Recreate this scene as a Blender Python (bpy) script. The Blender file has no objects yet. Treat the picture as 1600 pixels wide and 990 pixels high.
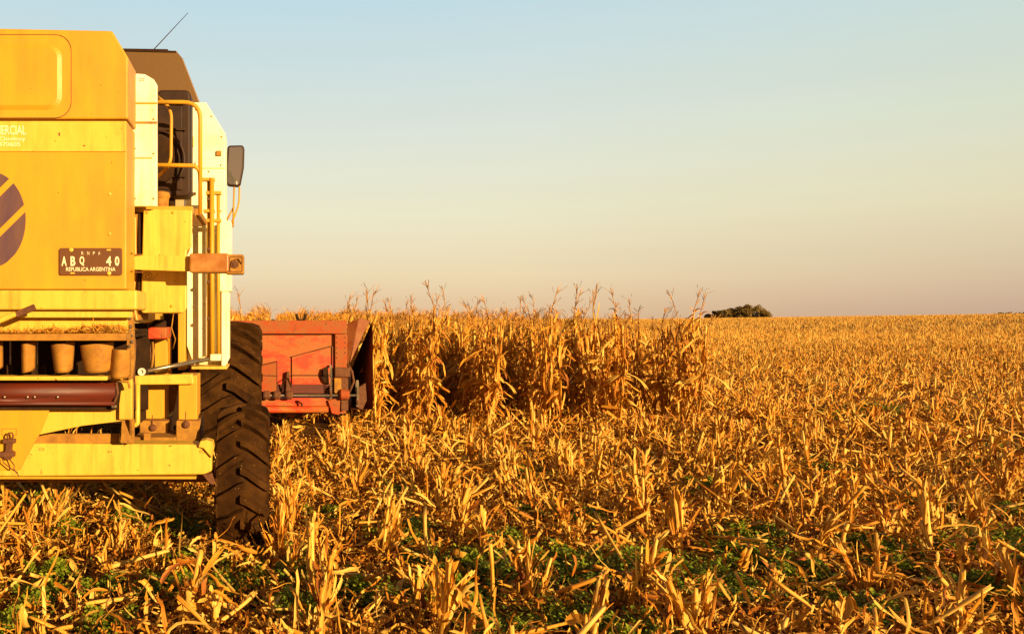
import bpy, bmesh, math, random
import numpy as np
from mathutils import Vector, Matrix
R = math.radians
rng = np.random.default_rng(11)
random.seed(5)
S = bpy.context.scene
COL = S.collection

# ------------------------------------------------------------------ camera
F = 1244.0; CX = 420.0; CY = 495.0; EYE = 1.8      # focal length in photo pixels, principal column / row, eye height
cam = bpy.data.cameras.new('camera'); cam_o = bpy.data.objects.new('camera', cam); COL.objects.link(cam_o)
cam.sensor_width = 36; cam.lens = 36 * F / 1600
cam.shift_x = (800 - CX) / 1600
cam.clip_start = .1; cam.clip_end = 6000
cam_o.location = (0, 0, EYE); cam_o.rotation_euler = (R(90), 0, 0)
S.camera = cam_o

# ------------------------------------------------------------------ light
SUN_EL, SUN_AZ = 12.5, 35.0            # the sun stands behind the viewer, AZ degrees to the right of straight behind
sd = Vector((math.sin(R(SUN_AZ)) * math.cos(R(SUN_EL)), -math.cos(R(SUN_AZ)) * math.cos(R(SUN_EL)), math.sin(R(SUN_EL))))
sun = bpy.data.lights.new('sun', 'SUN'); sun_o = bpy.data.objects.new('sun', sun); COL.objects.link(sun_o)
sun.energy = 5.0; sun.angle = R(.5); sun.color = (1.0, .68, .33)
sun_o.rotation_euler = (-sd).to_track_quat('-Z', 'Y').to_euler()
sun_o.location = (3, -3, 8)

def lin(r, g, b):
    f = lambda c: (c/255/12.92) if c/255 <= .04045 else ((c/255+.055)/1.055)**2.4
    return (f(r), f(g), f(b), 1)

W = bpy.data.worlds.new('World'); S.world = W; W.use_nodes = True
nt = W.node_tree; N = nt.nodes; L = nt.links
bg = N['Background']; bg.inputs[1].default_value = .1
sky = N.new('ShaderNodeTexSky'); sky.sky_type = 'NISHITA'; sky.sun_disc = False
sky.sun_elevation = R(SUN_EL); sky.sun_rotation = R(180 - SUN_AZ)
sky.dust_density = 3.0; sky.air_density = 1.0; sky.ozone_density = 1.0
tc = N.new('ShaderNodeTexCoord'); sp = N.new('ShaderNodeSeparateXYZ'); L.new(tc.outputs['Generated'], sp.inputs[0])
def sky_ramp(stops):
    r = N.new('ShaderNodeValToRGB'); L.new(sp.outputs[2], r.inputs[0])
    while len(r.color_ramp.elements) < len(stops): r.color_ramp.elements.new(.5)
    for e, (p, c) in zip(r.color_ramp.elements, stops): e.position = p; e.color = c
    return r
left = sky_ramp([(0, lin(222, 186, 146)), (.05, lin(229, 208, 170)), (.13, lin(226, 221, 190)), (.22, lin(213, 218, 205)), (.37, lin(184, 210, 218)), (.5, lin(80, 100, 125)), (1, lin(26, 38, 60))])
right = sky_ramp([(0, lin(182, 154, 138)), (.04, lin(203, 178, 150)), (.11, lin(219, 208, 172)), (.2, lin(207, 215, 192)), (.36, lin(178, 205, 212)), (.5, lin(78, 98, 122)), (1, lin(26, 38, 60))])
az = N.new('ShaderNodeMath'); az.operation = 'ARCTAN2'; L.new(sp.outputs[0], az.inputs[0]); L.new(sp.outputs[1], az.inputs[1])
mr = N.new('ShaderNodeMapRange'); L.new(az.outputs[0], mr.inputs[0]); mr.inputs[1].default_value = .30; mr.inputs[2].default_value = .95
mx = N.new('ShaderNodeMix'); mx.data_type = 'RGBA'; L.new(mr.outputs[0], mx.inputs[0]); L.new(left.outputs[0], mx.inputs[6]); L.new(right.outputs[0], mx.inputs[7])
# the sky round the low sun, behind the viewer, is a warm glow
glow = sky_ramp([(0, lin(205, 120, 48)), (.2, lin(160, 112, 62)), (.5, lin(70, 66, 62)), (1, lin(34, 52, 84))])
mrg = N.new('ShaderNodeMapRange'); L.new(sp.outputs[1], mrg.inputs[0]); mrg.inputs[1].default_value = .25; mrg.inputs[2].default_value = -.45
mxg = N.new('ShaderNodeMix'); mxg.data_type = 'RGBA'; L.new(mrg.outputs[0], mxg.inputs[0]); L.new(mx.outputs[2], mxg.inputs[6]); L.new(glow.outputs[0], mxg.inputs[7])
# thin high cloud streaks
mp = N.new('ShaderNodeMapping'); mp.inputs['Scale'].default_value = (1.2, 1.2, 14); mp.inputs['Rotation'].default_value = (0, R(4), 0); L.new(tc.outputs['Generated'], mp.inputs[0])
no = N.new('ShaderNodeTexNoise'); no.inputs['Scale'].default_value = 1.6; no.inputs['Detail'].default_value = 3; L.new(mp.outputs[0], no.inputs[0])
mr2 = N.new('ShaderNodeMapRange'); L.new(no.outputs[0], mr2.inputs[0]); mr2.inputs[1].default_value = .35; mr2.inputs[2].default_value = .75; mr2.inputs[3].default_value = .985; mr2.inputs[4].default_value = 1.015
sc = N.new('ShaderNodeVectorMath'); sc.operation = 'SCALE'; L.new(mxg.outputs[2], sc.inputs[0])
mu = N.new('ShaderNodeMath'); mu.operation = 'MULTIPLY'; L.new(mr2.outputs[0], mu.inputs[0]); mu.inputs[1].default_value = 6.2
L.new(mu.outputs[0], sc.inputs['Scale'])
mx2 = N.new('ShaderNodeMix'); mx2.data_type = 'RGBA'; mx2.inputs[0].default_value = .92
L.new(sky.outputs[0], mx2.inputs[6]); L.new(sc.outputs[0], mx2.inputs[7]); L.new(mx2.outputs[2], bg.inputs[0])
S.view_settings.view_transform = 'Standard'; S.view_settings.look = 'None'
S.view_settings.exposure = .88; S.view_settings.gamma = 1
S.cycles.max_bounces = 6; S.cycles.diffuse_bounces = 2; S.cycles.transparent_max_bounces = 4

# ------------------------------------------------------------------ materials
def mat(name, c, rough=.6, metal=0, c2=None, scale=6, lo=.4, hi=.7, stretch=(1,1,1), bump=0, bscale=60, spec=.5, specks=None, edge=None):
    m = bpy.data.materials.new(name); m.use_nodes = True
    kk = 1.0 if 'cream' in name else .97 if 'worn_red' in name else .87 if 'light_yellow' in name else .80; c = tuple(v*kk for v in c); c2 = c2 and tuple(v*kk for v in c2)
    t = m.node_tree; n = t.nodes; l = t.links; b = n['Principled BSDF']
    b.inputs['Roughness'].default_value = rough; b.inputs['Metallic'].default_value = metal
    b.inputs['Specular IOR Level'].default_value = spec
    b.inputs['Base Color'].default_value = (*c, 1)
    tcn = n.new('ShaderNodeTexCoord'); mpn = n.new('ShaderNodeMapping'); l.new(tcn.outputs['Object'], mpn.inputs[0]); mpn.inputs['Scale'].default_value = stretch
    last = None
    if c2:
        nz = n.new('ShaderNodeTexNoise'); nz.inputs['Scale'].default_value = scale; nz.inputs['Detail'].default_value = 8; nz.inputs['Roughness'].default_value = .65
        l.new(mpn.outputs[0], nz.inputs[0])
        r = n.new('ShaderNodeMapRange'); r.inputs[1].default_value = lo; r.inputs[2].default_value = hi; l.new(nz.outputs[0], r.inputs[0])
        x = n.new('ShaderNodeMix'); x.data_type = 'RGBA'; x.inputs[6].default_value = (*c, 1); x.inputs[7].default_value = (*c2, 1)
        l.new(r.outputs[0], x.inputs[0]); last = x.outputs[2]
        rr = n.new('ShaderNodeMapRange'); l.new(nz.outputs[0], rr.inputs[0]); rr.inputs[3].default_value = max(rough-.15, .05); rr.inputs[4].default_value = min(rough+.2, 1); l.new(rr.outputs[0], b.inputs['Roughness'])
    if specks:
        nz = n.new('ShaderNodeTexNoise'); nz.inputs['Scale'].default_value = specks[1]; nz.inputs['Detail'].default_value = 3; l.new(tcn.outputs['Object'], nz.inputs[0])
        r = n.new('ShaderNodeMapRange'); r.inputs[1].default_value = specks[2]; r.inputs[2].default_value = specks[2]+.03; l.new(nz.outputs[0], r.inputs[0])
        x = n.new('ShaderNodeMix'); x.data_type = 'RGBA'; x.inputs[6].default_value = (*c, 1); x.inputs[7].default_value = (*specks[0], 1)
        if last: l.new(last, x.inputs[6])
        l.new(r.outputs[0], x.inputs[0]); last = x.outputs[2]
    if last: l.new(last, b.inputs['Base Color'])
    if bump:
        nz = n.new('ShaderNodeTexNoise'); nz.inputs['Scale'].default_value = bscale; nz.inputs['Detail'].default_value = 5; l.new(mpn.outputs[0], nz.inputs[0])
        bp = n.new('ShaderNodeBump'); bp.inputs['Strength'].default_value = bump; bp.inputs['Distance'].default_value = .01
        l.new(nz.outputs[0], bp.inputs['Height']); l.new(bp.outputs[0], b.inputs['Normal'])
    return m
RUST = (.16, .055, .015)
M = {}
M['yellow'] = mat('faded_yellow_paint', (.77, .40, .02), .48, c2=(.70, .33, .018), scale=3, stretch=(2.2, 2.2, .7), specks=(RUST, 38, .735), bump=.05, bscale=9)
def streaks(m, c, amt=.5, sc_=(26, 26, 1.1)):
    t = m.node_tree; n = t.nodes; l = t.links; b = n['Principled BSDF']; src = b.inputs['Base Color'].links[0].from_socket
    tcn = n.new('ShaderNodeTexCoord'); mpn = n.new('ShaderNodeMapping'); l.new(tcn.outputs['Object'], mpn.inputs[0]); mpn.inputs['Scale'].default_value = sc_
    nz = n.new('ShaderNodeTexNoise'); nz.inputs['Scale'].default_value = 1; nz.inputs['Detail'].default_value = 6; l.new(mpn.outputs[0], nz.inputs[0])
    n2 = n.new('ShaderNodeTexNoise'); n2.inputs['Scale'].default_value = 1.6; n2.inputs['Detail'].default_value = 5; l.new(tcn.outputs['Object'], n2.inputs[0])
    mm = n.new('ShaderNodeMath'); mm.operation = 'MULTIPLY'; l.new(nz.outputs[0], mm.inputs[0]); l.new(n2.outputs[0], mm.inputs[1])
    r = n.new('ShaderNodeMapRange'); r.inputs[1].default_value = .24; r.inputs[2].default_value = .42; r.inputs[4].default_value = amt; l.new(mm.outputs[0], r.inputs[0])
    x = n.new('ShaderNodeMix'); x.data_type = 'RGBA'; l.new(src, x.inputs[6]); x.inputs[7].default_value = (*c, 1); l.new(r.outputs[0], x.inputs[0]); l.new(x.outputs[2], b.inputs['Base Color'])
streaks(M['yellow'], (.44, .19, .018), .42, (9, 9, 1.6))
M['trim'] = mat('light_yellow_paint', (.84, .55, .07), .42, c2=(.76, .44, .045), scale=5, stretch=(3, 3, 1), specks=(RUST, 30, .70), bump=.04)
M['pale'] = mat('pale_cream_paint', (.93, .90, .62), .4, c2=(.90, .80, .34), scale=4, lo=.45, hi=.75, specks=(RUST, 34, .72), bump=.04)
streaks(M['trim'], (.42, .19, .02), .65)
streaks(M['pale'], (.70, .44, .10), .6)
M['dusty'] = mat('dusty_yellow_metal', (.48, .23, .02), .8, c2=(.27, .115, .018), scale=12, bump=.2, specks=(RUST, 45, .68))
M['orange'] = mat('weathered_deflector', (.50, .23, .02), .75, c2=(.33, .14, .015), scale=16, bump=.15)
M['tank'] = mat('brown_tank_sheet', (.26, .15, .055), .4, .5, c2=(.20, .11, .04), scale=3, bump=.1, specks=((.4, .25, .1), 40, .7))
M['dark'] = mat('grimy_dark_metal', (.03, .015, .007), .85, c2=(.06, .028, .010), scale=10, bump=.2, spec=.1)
M['plastic'] = mat('black_plastic', (.028, .013, .006), .55, c2=(.06, .026, .010), scale=5, spec=.25)
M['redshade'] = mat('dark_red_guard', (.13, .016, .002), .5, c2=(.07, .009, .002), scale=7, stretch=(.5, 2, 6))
M['red'] = mat('worn_red_paint', (.52, .036, .003), .55, c2=(.36, .10, .012), scale=3.5, lo=.44, hi=.56, stretch=(1, 1, 2.2), bump=.1, specks=(RUST, 30, .66))
streaks(M['red'], (.28, .10, .018), .6, (14, 14, 2.5))
M['reddust'] = mat('dusty_red_paint', (.34, .10, .012), .75, c2=(.46, .045, .005), scale=5, bump=.15, specks=(RUST, 26, .64))
M['rubber'] = mat('dusty_rubber', (.024, .009, .002), .85, c2=(.095, .040, .008), scale=6, lo=.34, hi=.70, spec=.08, bump=.25, bscale=40, specks=((.28, .16, .06), 55, .70))
M['steel'] = mat('worn_steel', (.42, .36, .26), .35, .8, c2=(.25, .17, .1), scale=20)
M['rust'] = mat('rusty_iron', (.20, .075, .025), .8, .2, c2=(.11, .04, .018), scale=25, bump=.4)
M['amber'] = mat('sun_bleached_orange_lens', (.38, .13, .018), .4, c2=(.50, .24, .05), scale=9, lo=.4, hi=.65)
M['purple'] = mat('faded_violet_paint', (.12, .06, .085), .5, c2=(.18, .085, .06), scale=3, stretch=(3, 3, .8))
M['cream'] = mat('cream_lettering', (.85, .76, .48), .5)
M['plate'] = mat('brown_number_plate', (.17, .06, .010), .55, c2=(.13, .045, .010), scale=18)
M['whiteplastic'] = mat('white_ring', (.85, .8, .65), .5)
M['glass'] = mat('mirror_glass', (.80, .80, .78), .05, .97)
M['window'] = mat('dark_cab_glass', (.03, .03, .03), .05)
M['seam'] = mat('dark_panel_gap', (.20, .075, .015), .8)
M['rim'] = mat('yellow_rim', (.62, .32, .04), .55, c2=(.4, .2, .05), scale=9)

def plant_mat(name, ramp, rough=.65, sheen=0, transl=.08, streak=9.0, spec=.35):
    m = bpy.data.materials.new(name); m.use_nodes = True
    t = m.node_tree; n = t.nodes; l = t.links; b = n['Principled BSDF']; out = n['Material Output']
    b.inputs['Roughness'].default_value = rough; b.inputs['Specular IOR Level'].default_value = spec
    at = n.new('ShaderNodeAttribute'); at.attribute_name = 'tint'
    oi = n.new('ShaderNodeObjectInfo')
    uv = n.new('ShaderNodeUVMap')
    mpn = n.new('ShaderNodeMapping'); mpn.inputs['Scale'].default_value = (streak, 1.0, 1); l.new(uv.outputs[0], mpn.inputs[0])
    nz = n.new('ShaderNodeTexNoise'); nz.inputs['Scale'].default_value = 1.0; nz.inputs['Detail'].default_value = 4; nz.inputs['Roughness'].default_value = .7; l.new(mpn.outputs[0], nz.inputs[0])
    a1 = n.new('ShaderNodeMath'); a1.operation = 'MULTIPLY_ADD'; l.new(nz.outputs[0], a1.inputs[0]); a1.inputs[1].default_value = 1.7; a1.inputs[2].default_value = -.83
    a2 = n.new('ShaderNodeMath'); a2.operation = 'ADD'; l.new(a1.outputs[0], a2.inputs[0]); l.new(at.outputs['Fac'], a2.inputs[1])
    a3 = n.new('ShaderNodeMath'); a3.operation = 'MULTIPLY_ADD'; l.new(oi.outputs['Random'], a3.inputs[0]); a3.inputs[1].default_value = .2; l.new(a2.outputs[0], a3.inputs[2])
    r = n.new('ShaderNodeValToRGB'); l.new(a3.outputs[0], r.inputs[0])
    while len(r.color_ramp.elements) < len(ramp): r.color_ramp.elements.new(.5)
    for e, (p, c) in zip(r.color_ramp.elements, ramp): e.position = p; e.color = tuple(v*.80 for v in c) + (1,)
    l.new(r.outputs[0], b.inputs['Base Color'])
    bp = n.new('ShaderNodeBump'); bp.inputs['Strength'].default_value = .5; bp.inputs['Distance'].default_value = .004; l.new(nz.outputs[0], bp.inputs['Height']); l.new(bp.outputs[0], b.inputs['Normal'])
    if transl:
        tr = n.new('ShaderNodeBsdfTranslucent'); l.new(r.outputs[0], tr.inputs[0])
        ms = n.new('ShaderNodeMixShader'); ms.inputs[0].default_value = transl
        l.new(b.outputs[0], ms.inputs[1]); l.new(tr.outputs[0], ms.inputs[2]); l.new(ms.outputs[0], out.inputs[0])
    return m
STRAW = [(0, (.06, .012, .002)), (.20, (.28, .070, .004)), (.45, (.68, .248, .012)), (.72, (.90, .43, .035)), (1, (.95, .63, .13))]
M['straw'] = plant_mat('dry_maize_straw', STRAW)
M['stalk'] = plant_mat('dry_maize_stalk', STRAW, transl=0, rough=.55)
M['tassel'] = plant_mat('dry_tassel', [(0, (.22, .09, .02)), (.5, (.56, .28, .05)), (1, (.66, .36, .08))], transl=.1)
M['weed'] = plant_mat('green_weed', [(0, (.05, .09, .004)), (.5, (.22, .32, .012)), (1, (.44, .46, .03))], transl=.15, streak=1.5)
M['foliage'] = plant_mat('dark_tree_leaf', [(0, (.13, .09, .025)), (.5, (.24, .165, .04)), (1, (.36, .24, .06))], transl=.1, streak=1)
M['bark'] = mat('tree_bark', (.12, .08, .045), .9)
M['reddark'] = mat('shaded_brown_red_sheet', (.26, .06, .012), .6, c2=(.36, .14, .03), scale=6, bump=.1)  # darker than the header red: the divider fold's partial shade, put into the colour
M['maroon'] = mat('dark_maroon_sheet', (.05, .008, .003), .6, c2=(.09, .015, .005), scale=6)
M['cob'] = mat('orange_maize_cob', (.70, .16, .02), .5, c2=(.5, .1, .015), scale=60, bump=.8, bscale=180)

# ------------------------------------------------------------------ object helpers
def tag(o, label=None, cat=None, group=None, kind=None):
    if label: o['label'] = label
    if cat: o['category'] = cat
    if group: o['group'] = group
    if kind: o['kind'] = kind
    return o

class MB:
    def __init__(s): s.v = []; s.f = []
    def add(s, vs, fs):
        k = len(s.v); s.v += [tuple(v) for v in vs]; s.f += [tuple(i + k for i in f) for f in fs]; return s
    def box(s, x0, x1, y0, y1, z0, z1):
        if x0 > x1: x0, x1 = x1, x0
        if y0 > y1: y0, y1 = y1, y0
        if z0 > z1: z0, z1 = z1, z0
        return s.add([(x0,y0,z0),(x1,y0,z0),(x1,y1,z0),(x0,y1,z0),(x0,y0,z1),(x1,y0,z1),(x1,y1,z1),(x0,y1,z1)],
                     [(0,3,2,1),(4,5,6,7),(0,1,5,4),(1,2,6,5),(2,3,7,6),(3,0,4,7)])
    def prism(s, poly, y0, y1, back=None):          # poly: (x, z) list; extruded along Y
        n = len(poly); back = back or poly
        a = sum(poly[i][0]*poly[(i+1)%n][1] - poly[(i+1)%n][0]*poly[i][1] for i in range(n))
        if a < 0: poly = poly[::-1]; back = back[::-1]
        vs = [(x, y0, z) for x, z in poly] + [(x, y1, z) for x, z in back]
        fs = [tuple(range(n)), tuple(range(2*n-1, n-1, -1))] + [(i, i+n, (i+1)%n+n, (i+1)%n) for i in range(n)]
        return s.add(vs, fs)
    def tube(s, pts, r, n=10, r2=None, cap=True):
        pts = [Vector(p) for p in pts]; m = len(pts); vs = []; fs = []
        up = Vector((0, 0, 1)); prev = None
        for i, p in enumerate(pts):
            d = (pts[min(i+1, m-1)] - pts[max(i-1, 0)]).normalized()
            if prev is None:
                a = d.cross(up if abs(d.z) < .9 else Vector((1, 0, 0))).normalized()
            else:
                a = (prev - d * prev.dot(d)).normalized()
            prev = a; b = d.cross(a)
            rr = r if r2 is None else r + (r2 - r) * i / (m-1)
            for k in range(n):
                t = 2*math.pi*k/n; vs.append(p + a*math.cos(t)*rr + b*math.sin(t)*rr)
        for i in range(m-1):
            for k in range(n): fs.append((i*n+k, i*n+(k+1)%n, (i+1)*n+(k+1)%n, (i+1)*n+k))
        if cap: fs += [tuple(range(n))[::-1], tuple(range((m-1)*n, m*n))]
        return s.add(vs, fs)
    def lathe(s, c, axis, prof, n=32):              # prof: (t along axis, radius)
        c = Vector(c); ax = Vector(axis).normalized(); a = ax.orthogonal().normalized(); b = ax.cross(a); vs = []; fs = []
        for t, r in prof:
            for k in range(n):
                q = 2*math.pi*k/n; vs.append(c + ax*t + a*math.cos(q)*r + b*math.sin(q)*r)
        for i in range(len(prof)-1):
            for k in range(n): fs.append((i*n+k, i*n+(k+1)%n, (i+1)*n+(k+1)%n, (i+1)*n+k))
        fs += [tuple(range(n))[::-1], tuple(range((len(prof)-1)*n, len(prof)*n))]
        return s.add(vs, fs)
    def build(s, name, m, parent=None, bevel=0, smooth=False, label=None):
        me = bpy.data.meshes.new(name); me.from_pydata(s.v, [], s.f); me.update()
        bm = bmesh.new(); bm.from_mesh(me); bmesh.ops.recalc_face_normals(bm, faces=bm.faces); bm.to_mesh(me); bm.free()
        me.materials.append(m)
        o = bpy.data.objects.new(name, me); COL.objects.link(o)
        if parent:
            o.parent = parent
            if parent.type == 'EMPTY': o.matrix_parent_inverse = Matrix.Translation(-parent.location)
        if smooth: me.shade_smooth()
        if bevel:
            bv = o.modifiers.new('bevel', 'BEVEL'); bv.width = bevel; bv.segments = 3; bv.limit_method = 'ANGLE'; bv.angle_limit = R(35)
            bv.harden_normals = False
            me.shade_smooth() if False else None
        if label: o['label'] = label
        return o
def PX(px, Y): return (px - CX) * Y / F
def PZ(py, Y): return EYE - (py - CY) * Y / F
def P(px, py, Y): return (PX(px, Y), Y, PZ(py, Y))
def poly(pts, Y): return [(PX(a, Y), PZ(b, Y)) for a, b in pts]
def rrect(x0, x1, z0, z1, r, k=5):
    out = []
    for cx, cz, a0 in ((x1-r, z1-r, 0), (x0+r, z1-r, 90), (x0+r, z0+r, 180), (x1-r, z0+r, 270)):
        for i in range(k+1):
            a = R(a0 + 90*i/k); out.append((cx + r*math.cos(a), cz + r*math.sin(a)))
    return out
def text_obj(s, name, parent, x0, x1, zb, h, y, m, depth=.002, bold=.0):
    cu = bpy.data.curves.new('text', 'FONT'); cu.body = s; cu.extrude = depth; cu.size = 1; cu.resolution_u = 3; cu.offset = bold
    cu.extrude = 0
    to = bpy.data.objects.new('text', cu); COL.objects.link(to)
    dg = bpy.context.evaluated_depsgraph_get(); me = bpy.data.meshes.new_from_object(to.evaluated_get(dg))
    bpy.data.objects.remove(to); bpy.data.curves.remove(cu)
    co = np.empty(len(me.vertices)*3); me.vertices.foreach_get('co', co); co = co.reshape(-1, 3)
    mn = co.min(0); mxx = co.max(0)
    nx = x0 + (co[:,0]-mn[0])/(mxx[0]-mn[0])*(x1-x0); nz = zb + (co[:,1]-mn[1])/(mxx[1]-mn[1])*h
    out = np.stack([nx, np.full_like(nx, y), nz], 1)
    me.vertices.foreach_set('co', out.ravel()); me.update(); me.name = name; me.materials.clear(); me.materials.append(m)
    o = bpy.data.objects.new(name, me); COL.objects.link(o); o.parent = parent
    if parent.type == 'EMPTY': o.matrix_parent_inverse = Matrix.Translation(-parent.location)
    return o

# ------------------------------------------------------------------ ground
def gz(x, y):
    x = np.asarray(x, float); y = np.asarray(y, float)
    d = np.hypot(x, y)
    a = np.clip((np.arctan2(x, np.maximum(y, .01)) - .45) / .35, 0, 1)
    t = np.clip((d - 50) / 210, 0, 1); t = t*t*(3-2*t)
    z = t * (1.0 + 1.55 * a)
    z = z - np.clip((d - 270) / 900, 0, 1) * 12
    z = z + .03*np.sin(x*.9+1)*np.sin(y*.7) + .02*np.sin(x*2.3+y*1.7)
    return z
def ground():
    rs = np.concatenate([np.linspace(0, 20, 41), np.linspace(21, 60, 40), np.linspace(64, 320, 65), np.geomspace(340, 3500, 24)])
    nt_ = 180; th = np.linspace(0, 2*np.pi, nt_, endpoint=False)
    X = (rs[:,None]*np.sin(th)).ravel(); Y = (rs[:,None]*np.cos(th)).ravel(); Z = gz(X, Y)
    v = np.stack([X, Y, Z], 1); n = len(rs)
    f = [(i*nt_+k, (i+1)*nt_+k, (i+1)*nt_+(k+1)%nt_, i*nt_+(k+1)%nt_) for i in range(n-1) for k in range(nt_)]
    me = bpy.data.meshes.new('ground'); me.from_pydata(v.tolist(), [], f); me.shade_smooth()
    m = bpy.data.materials.new('soil_and_chaff'); m.use_nodes = True; t = m.node_tree; nn = t.nodes; l = t.links; b = nn['Principled BSDF']; b.inputs['Roughness'].default_value = .95; b.inputs['Specular IOR Level'].default_value = .1
    tcn = nn.new('ShaderNodeTexCoord')
    n1 = nn.new('ShaderNodeTexNoise'); n1.inputs['Scale'].default_value = 9; n1.inputs['Detail'].default_value = 10; n1.inputs['Roughness'].default_value = .75; l.new(tcn.outputs['Object'], n1.inputs[0])
    n2 = nn.new('ShaderNodeTexNoise'); n2.inputs['Scale'].default_value = .5; n2.inputs['Detail'].default_value = 5; l.new(tcn.outputs['Object'], n2.inputs[0])
    r = nn.new('ShaderNodeValToRGB'); l.new(n1.outputs[0], r.inputs[0]); r.color_ramp.elements[0].position = .42; r.color_ramp.elements[0].color = (.05, .02, .006, 1)
    r.color_ramp.elements[1].position = .62; r.color_ramp.elements[1].color = (.42, .18, .022, 1)
    r2 = nn.new('ShaderNodeMapRange'); l.new(n2.outputs[0], r2.inputs[0]); r2.inputs[1].default_value = .35; r2.inputs[2].default_value = .7; r2.inputs[3].default_value = .75; r2.inputs[4].default_value = 1.2
    x = nn.new('ShaderNodeVectorMath'); x.operation = 'SCALE'; l.new(r.outputs[0], x.inputs[0]); l.new(r2.outputs[0], x.inputs['Scale']); l.new(x.outputs[0], b.inputs['Base Color'])
    bp = nn.new('ShaderNodeBump'); bp.inputs['Strength'].default_value = .9; bp.inputs['Distance'].default_value = .05; l.new(n1.outputs[0], bp.inputs['Height']); l.new(bp.outputs[0], b.inputs['Normal'])
    me.materials.append(m); o = bpy.data.objects.new('ground', me); COL.objects.link(o); tag(o, kind='structure')
ground()

# ------------------------------------------------------------------ combine harvester
root = bpy.data.objects.new('combine_harvester', None); COL.objects.link(root); root.location = (-1.84, 7.2, 0)
tag(root, 'yellow combine harvester seen from behind with a red corn header', 'combine harvester')
XM = -1.84                                            # centreline of the machine
def mir(x): return 2*XM - x

# -- rear hood, face at Y 5.25
Y0 = 5.25
top = [(PX(175, Y0), PZ(48, Y0)), (PX(200, Y0), PZ(90, Y0)), (PX(200, Y0), PZ(186, Y0))]
full = [(mir(a), b) for a, b in top[::-1]] + [(XM, PZ(44, Y0))] + top
MB().prism(full, Y0, Y0+.32).build('upper_hood', M['yellow'], root, .012)
xr = PX(200, Y0)
h = MB().prism([(mir(xr)+.01, PZ(188.5, Y0)), (xr-.008, PZ(188.5, Y0)), (xr-.012, PZ(452, Y0)), (mir(xr)+.01, PZ(452, Y0))], Y0+.004, Y0+.33)
hood = h.build('rear_hood', M['yellow'], root, .01)
MB().box(mir(xr)+.012, PX(197, Y0), Y0-.004, Y0+.02, PZ(237, Y0), PZ(189.5, Y0)).build('name_band', M['trim'], root, .003)
# pressed inspection hatch on the upper hood
x1 = PX(111, Y0); hb = MB()
hatch = MB().prism(rrect(mir(x1), x1, PZ(184, Y0), PZ(55, Y0), .10), Y0-.0015, Y0+.02).build('hatch', M['yellow'], root, .002)
x2 = PX(97, Y0)
def ring(mb, o, i, y0, y1):
    n = len(o); vs = [(a, y0, b) for a, b in o] + [(a, y1, b) for a, b in i]
    mb.add(vs, [(k, (k+1) % n, (k+1) % n+n, k+n) for k in range(n)])
zz0, zz1 = PZ(172, Y0), PZ(70, Y0)
o1 = rrect(mir(x2), x2, zz0, zz1, .09); i1 = rrect(mir(x2)+.028, x2-.028, zz0+.028, zz1-.028, .065)
o2 = rrect(mir(x2)+.034, x2-.034, zz0+.034, zz1-.034, .06)
rp = MB(); ring(rp, o1, i1, Y0-.002, Y0-.016); n_ = len(i1)
rp.add([(a, Y0-.016, b) for a, b in i1], [tuple(range(n_))])
rp.build('raised_panel', M['yellow'], hatch, smooth=False)
se = MB()
def frame(mb, outer, w, y):
    n = len(outer); cx = sum(p[0] for p in outer)/n; cz = sum(p[1] for p in outer)/n
    for k in range(n):
        a, b = outer[k], outer[(k+1) % n]
        f = lambda p: (p[0] + (w if p[0] < cx else -w), p[1] + (w if p[1] < cz else -w))
        mb.add([(a[0], y, a[1]), (b[0], y, b[1]), (f(b)[0], y, f(b)[1]), (f(a)[0], y, f(a)[1])], [(0, 1, 2, 3)])
frame(se, rrect(mir(x1)-.004, x1+.004, PZ(184.5, Y0)-.002, PZ(55, Y0)+.004, .104), .0045, Y0-.003)
se.build('seam', M['seam'], hatch)
# screws
for (a, b) in ((171, 303), (171, 365)):
    MB().lathe((PX(a, Y0), Y0+.005, PZ(b, Y0)), (0, -1, 0), [(0, .011), (.004, .011), (.007, .006)], 12).build('screw', M['trim'], hood)
# emblem: an upright oval cut by two slanting gaps
def clip(pts, f):
    out = []
    for k in range(len(pts)):
        a, b = pts[k], pts[(k+1) % len(pts)]; fa, fb = f(a), f(b)
        if fa >= 0: out.append(a)
        if fa*fb < 0: t = fa/(fa-fb); out.append((a[0]+(b[0]-a[0])*t, a[1]+(b[1]-a[1])*t))
    return out
ell = [(-15+55*math.cos(2*math.pi*k/90), 343+75*math.sin(2*math.pi*k/90)) for k in range(90)]
em = MB(); K_ = .985
for lo_, hi_ in ((-999, 293), (307, 356.5), (370, 420), (433, 999)):
    q = clip(clip(ell, lambda p: (p[1]+K_*p[0])-lo_), lambda p: hi_-(p[1]+K_*p[0]))
    if len(q) > 2: em.prism(poly(q, Y0), Y0-.001, Y0+.01)
em.build('emblem', M['purple'], hood)
nb = MB()
text_obj('COMERCIAL', 'lettering', hood, PX(-26, Y0), PX(41, Y0), PZ(211, Y0), .062, Y0-.0065, M['cream'], bold=.012)
text_obj('Chivilcoy', 'lettering', hood, PX(-1, Y0), PX(40, Y0), PZ(221, Y0)-.005, .034, Y0-.0065, M['cream'], bold=.01)
text_obj('470605', 'lettering', hood, PX(-2, Y0), PX(32, Y0), PZ(229, Y0), .028, Y0-.0065, M['cream'], bold=.01)
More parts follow.
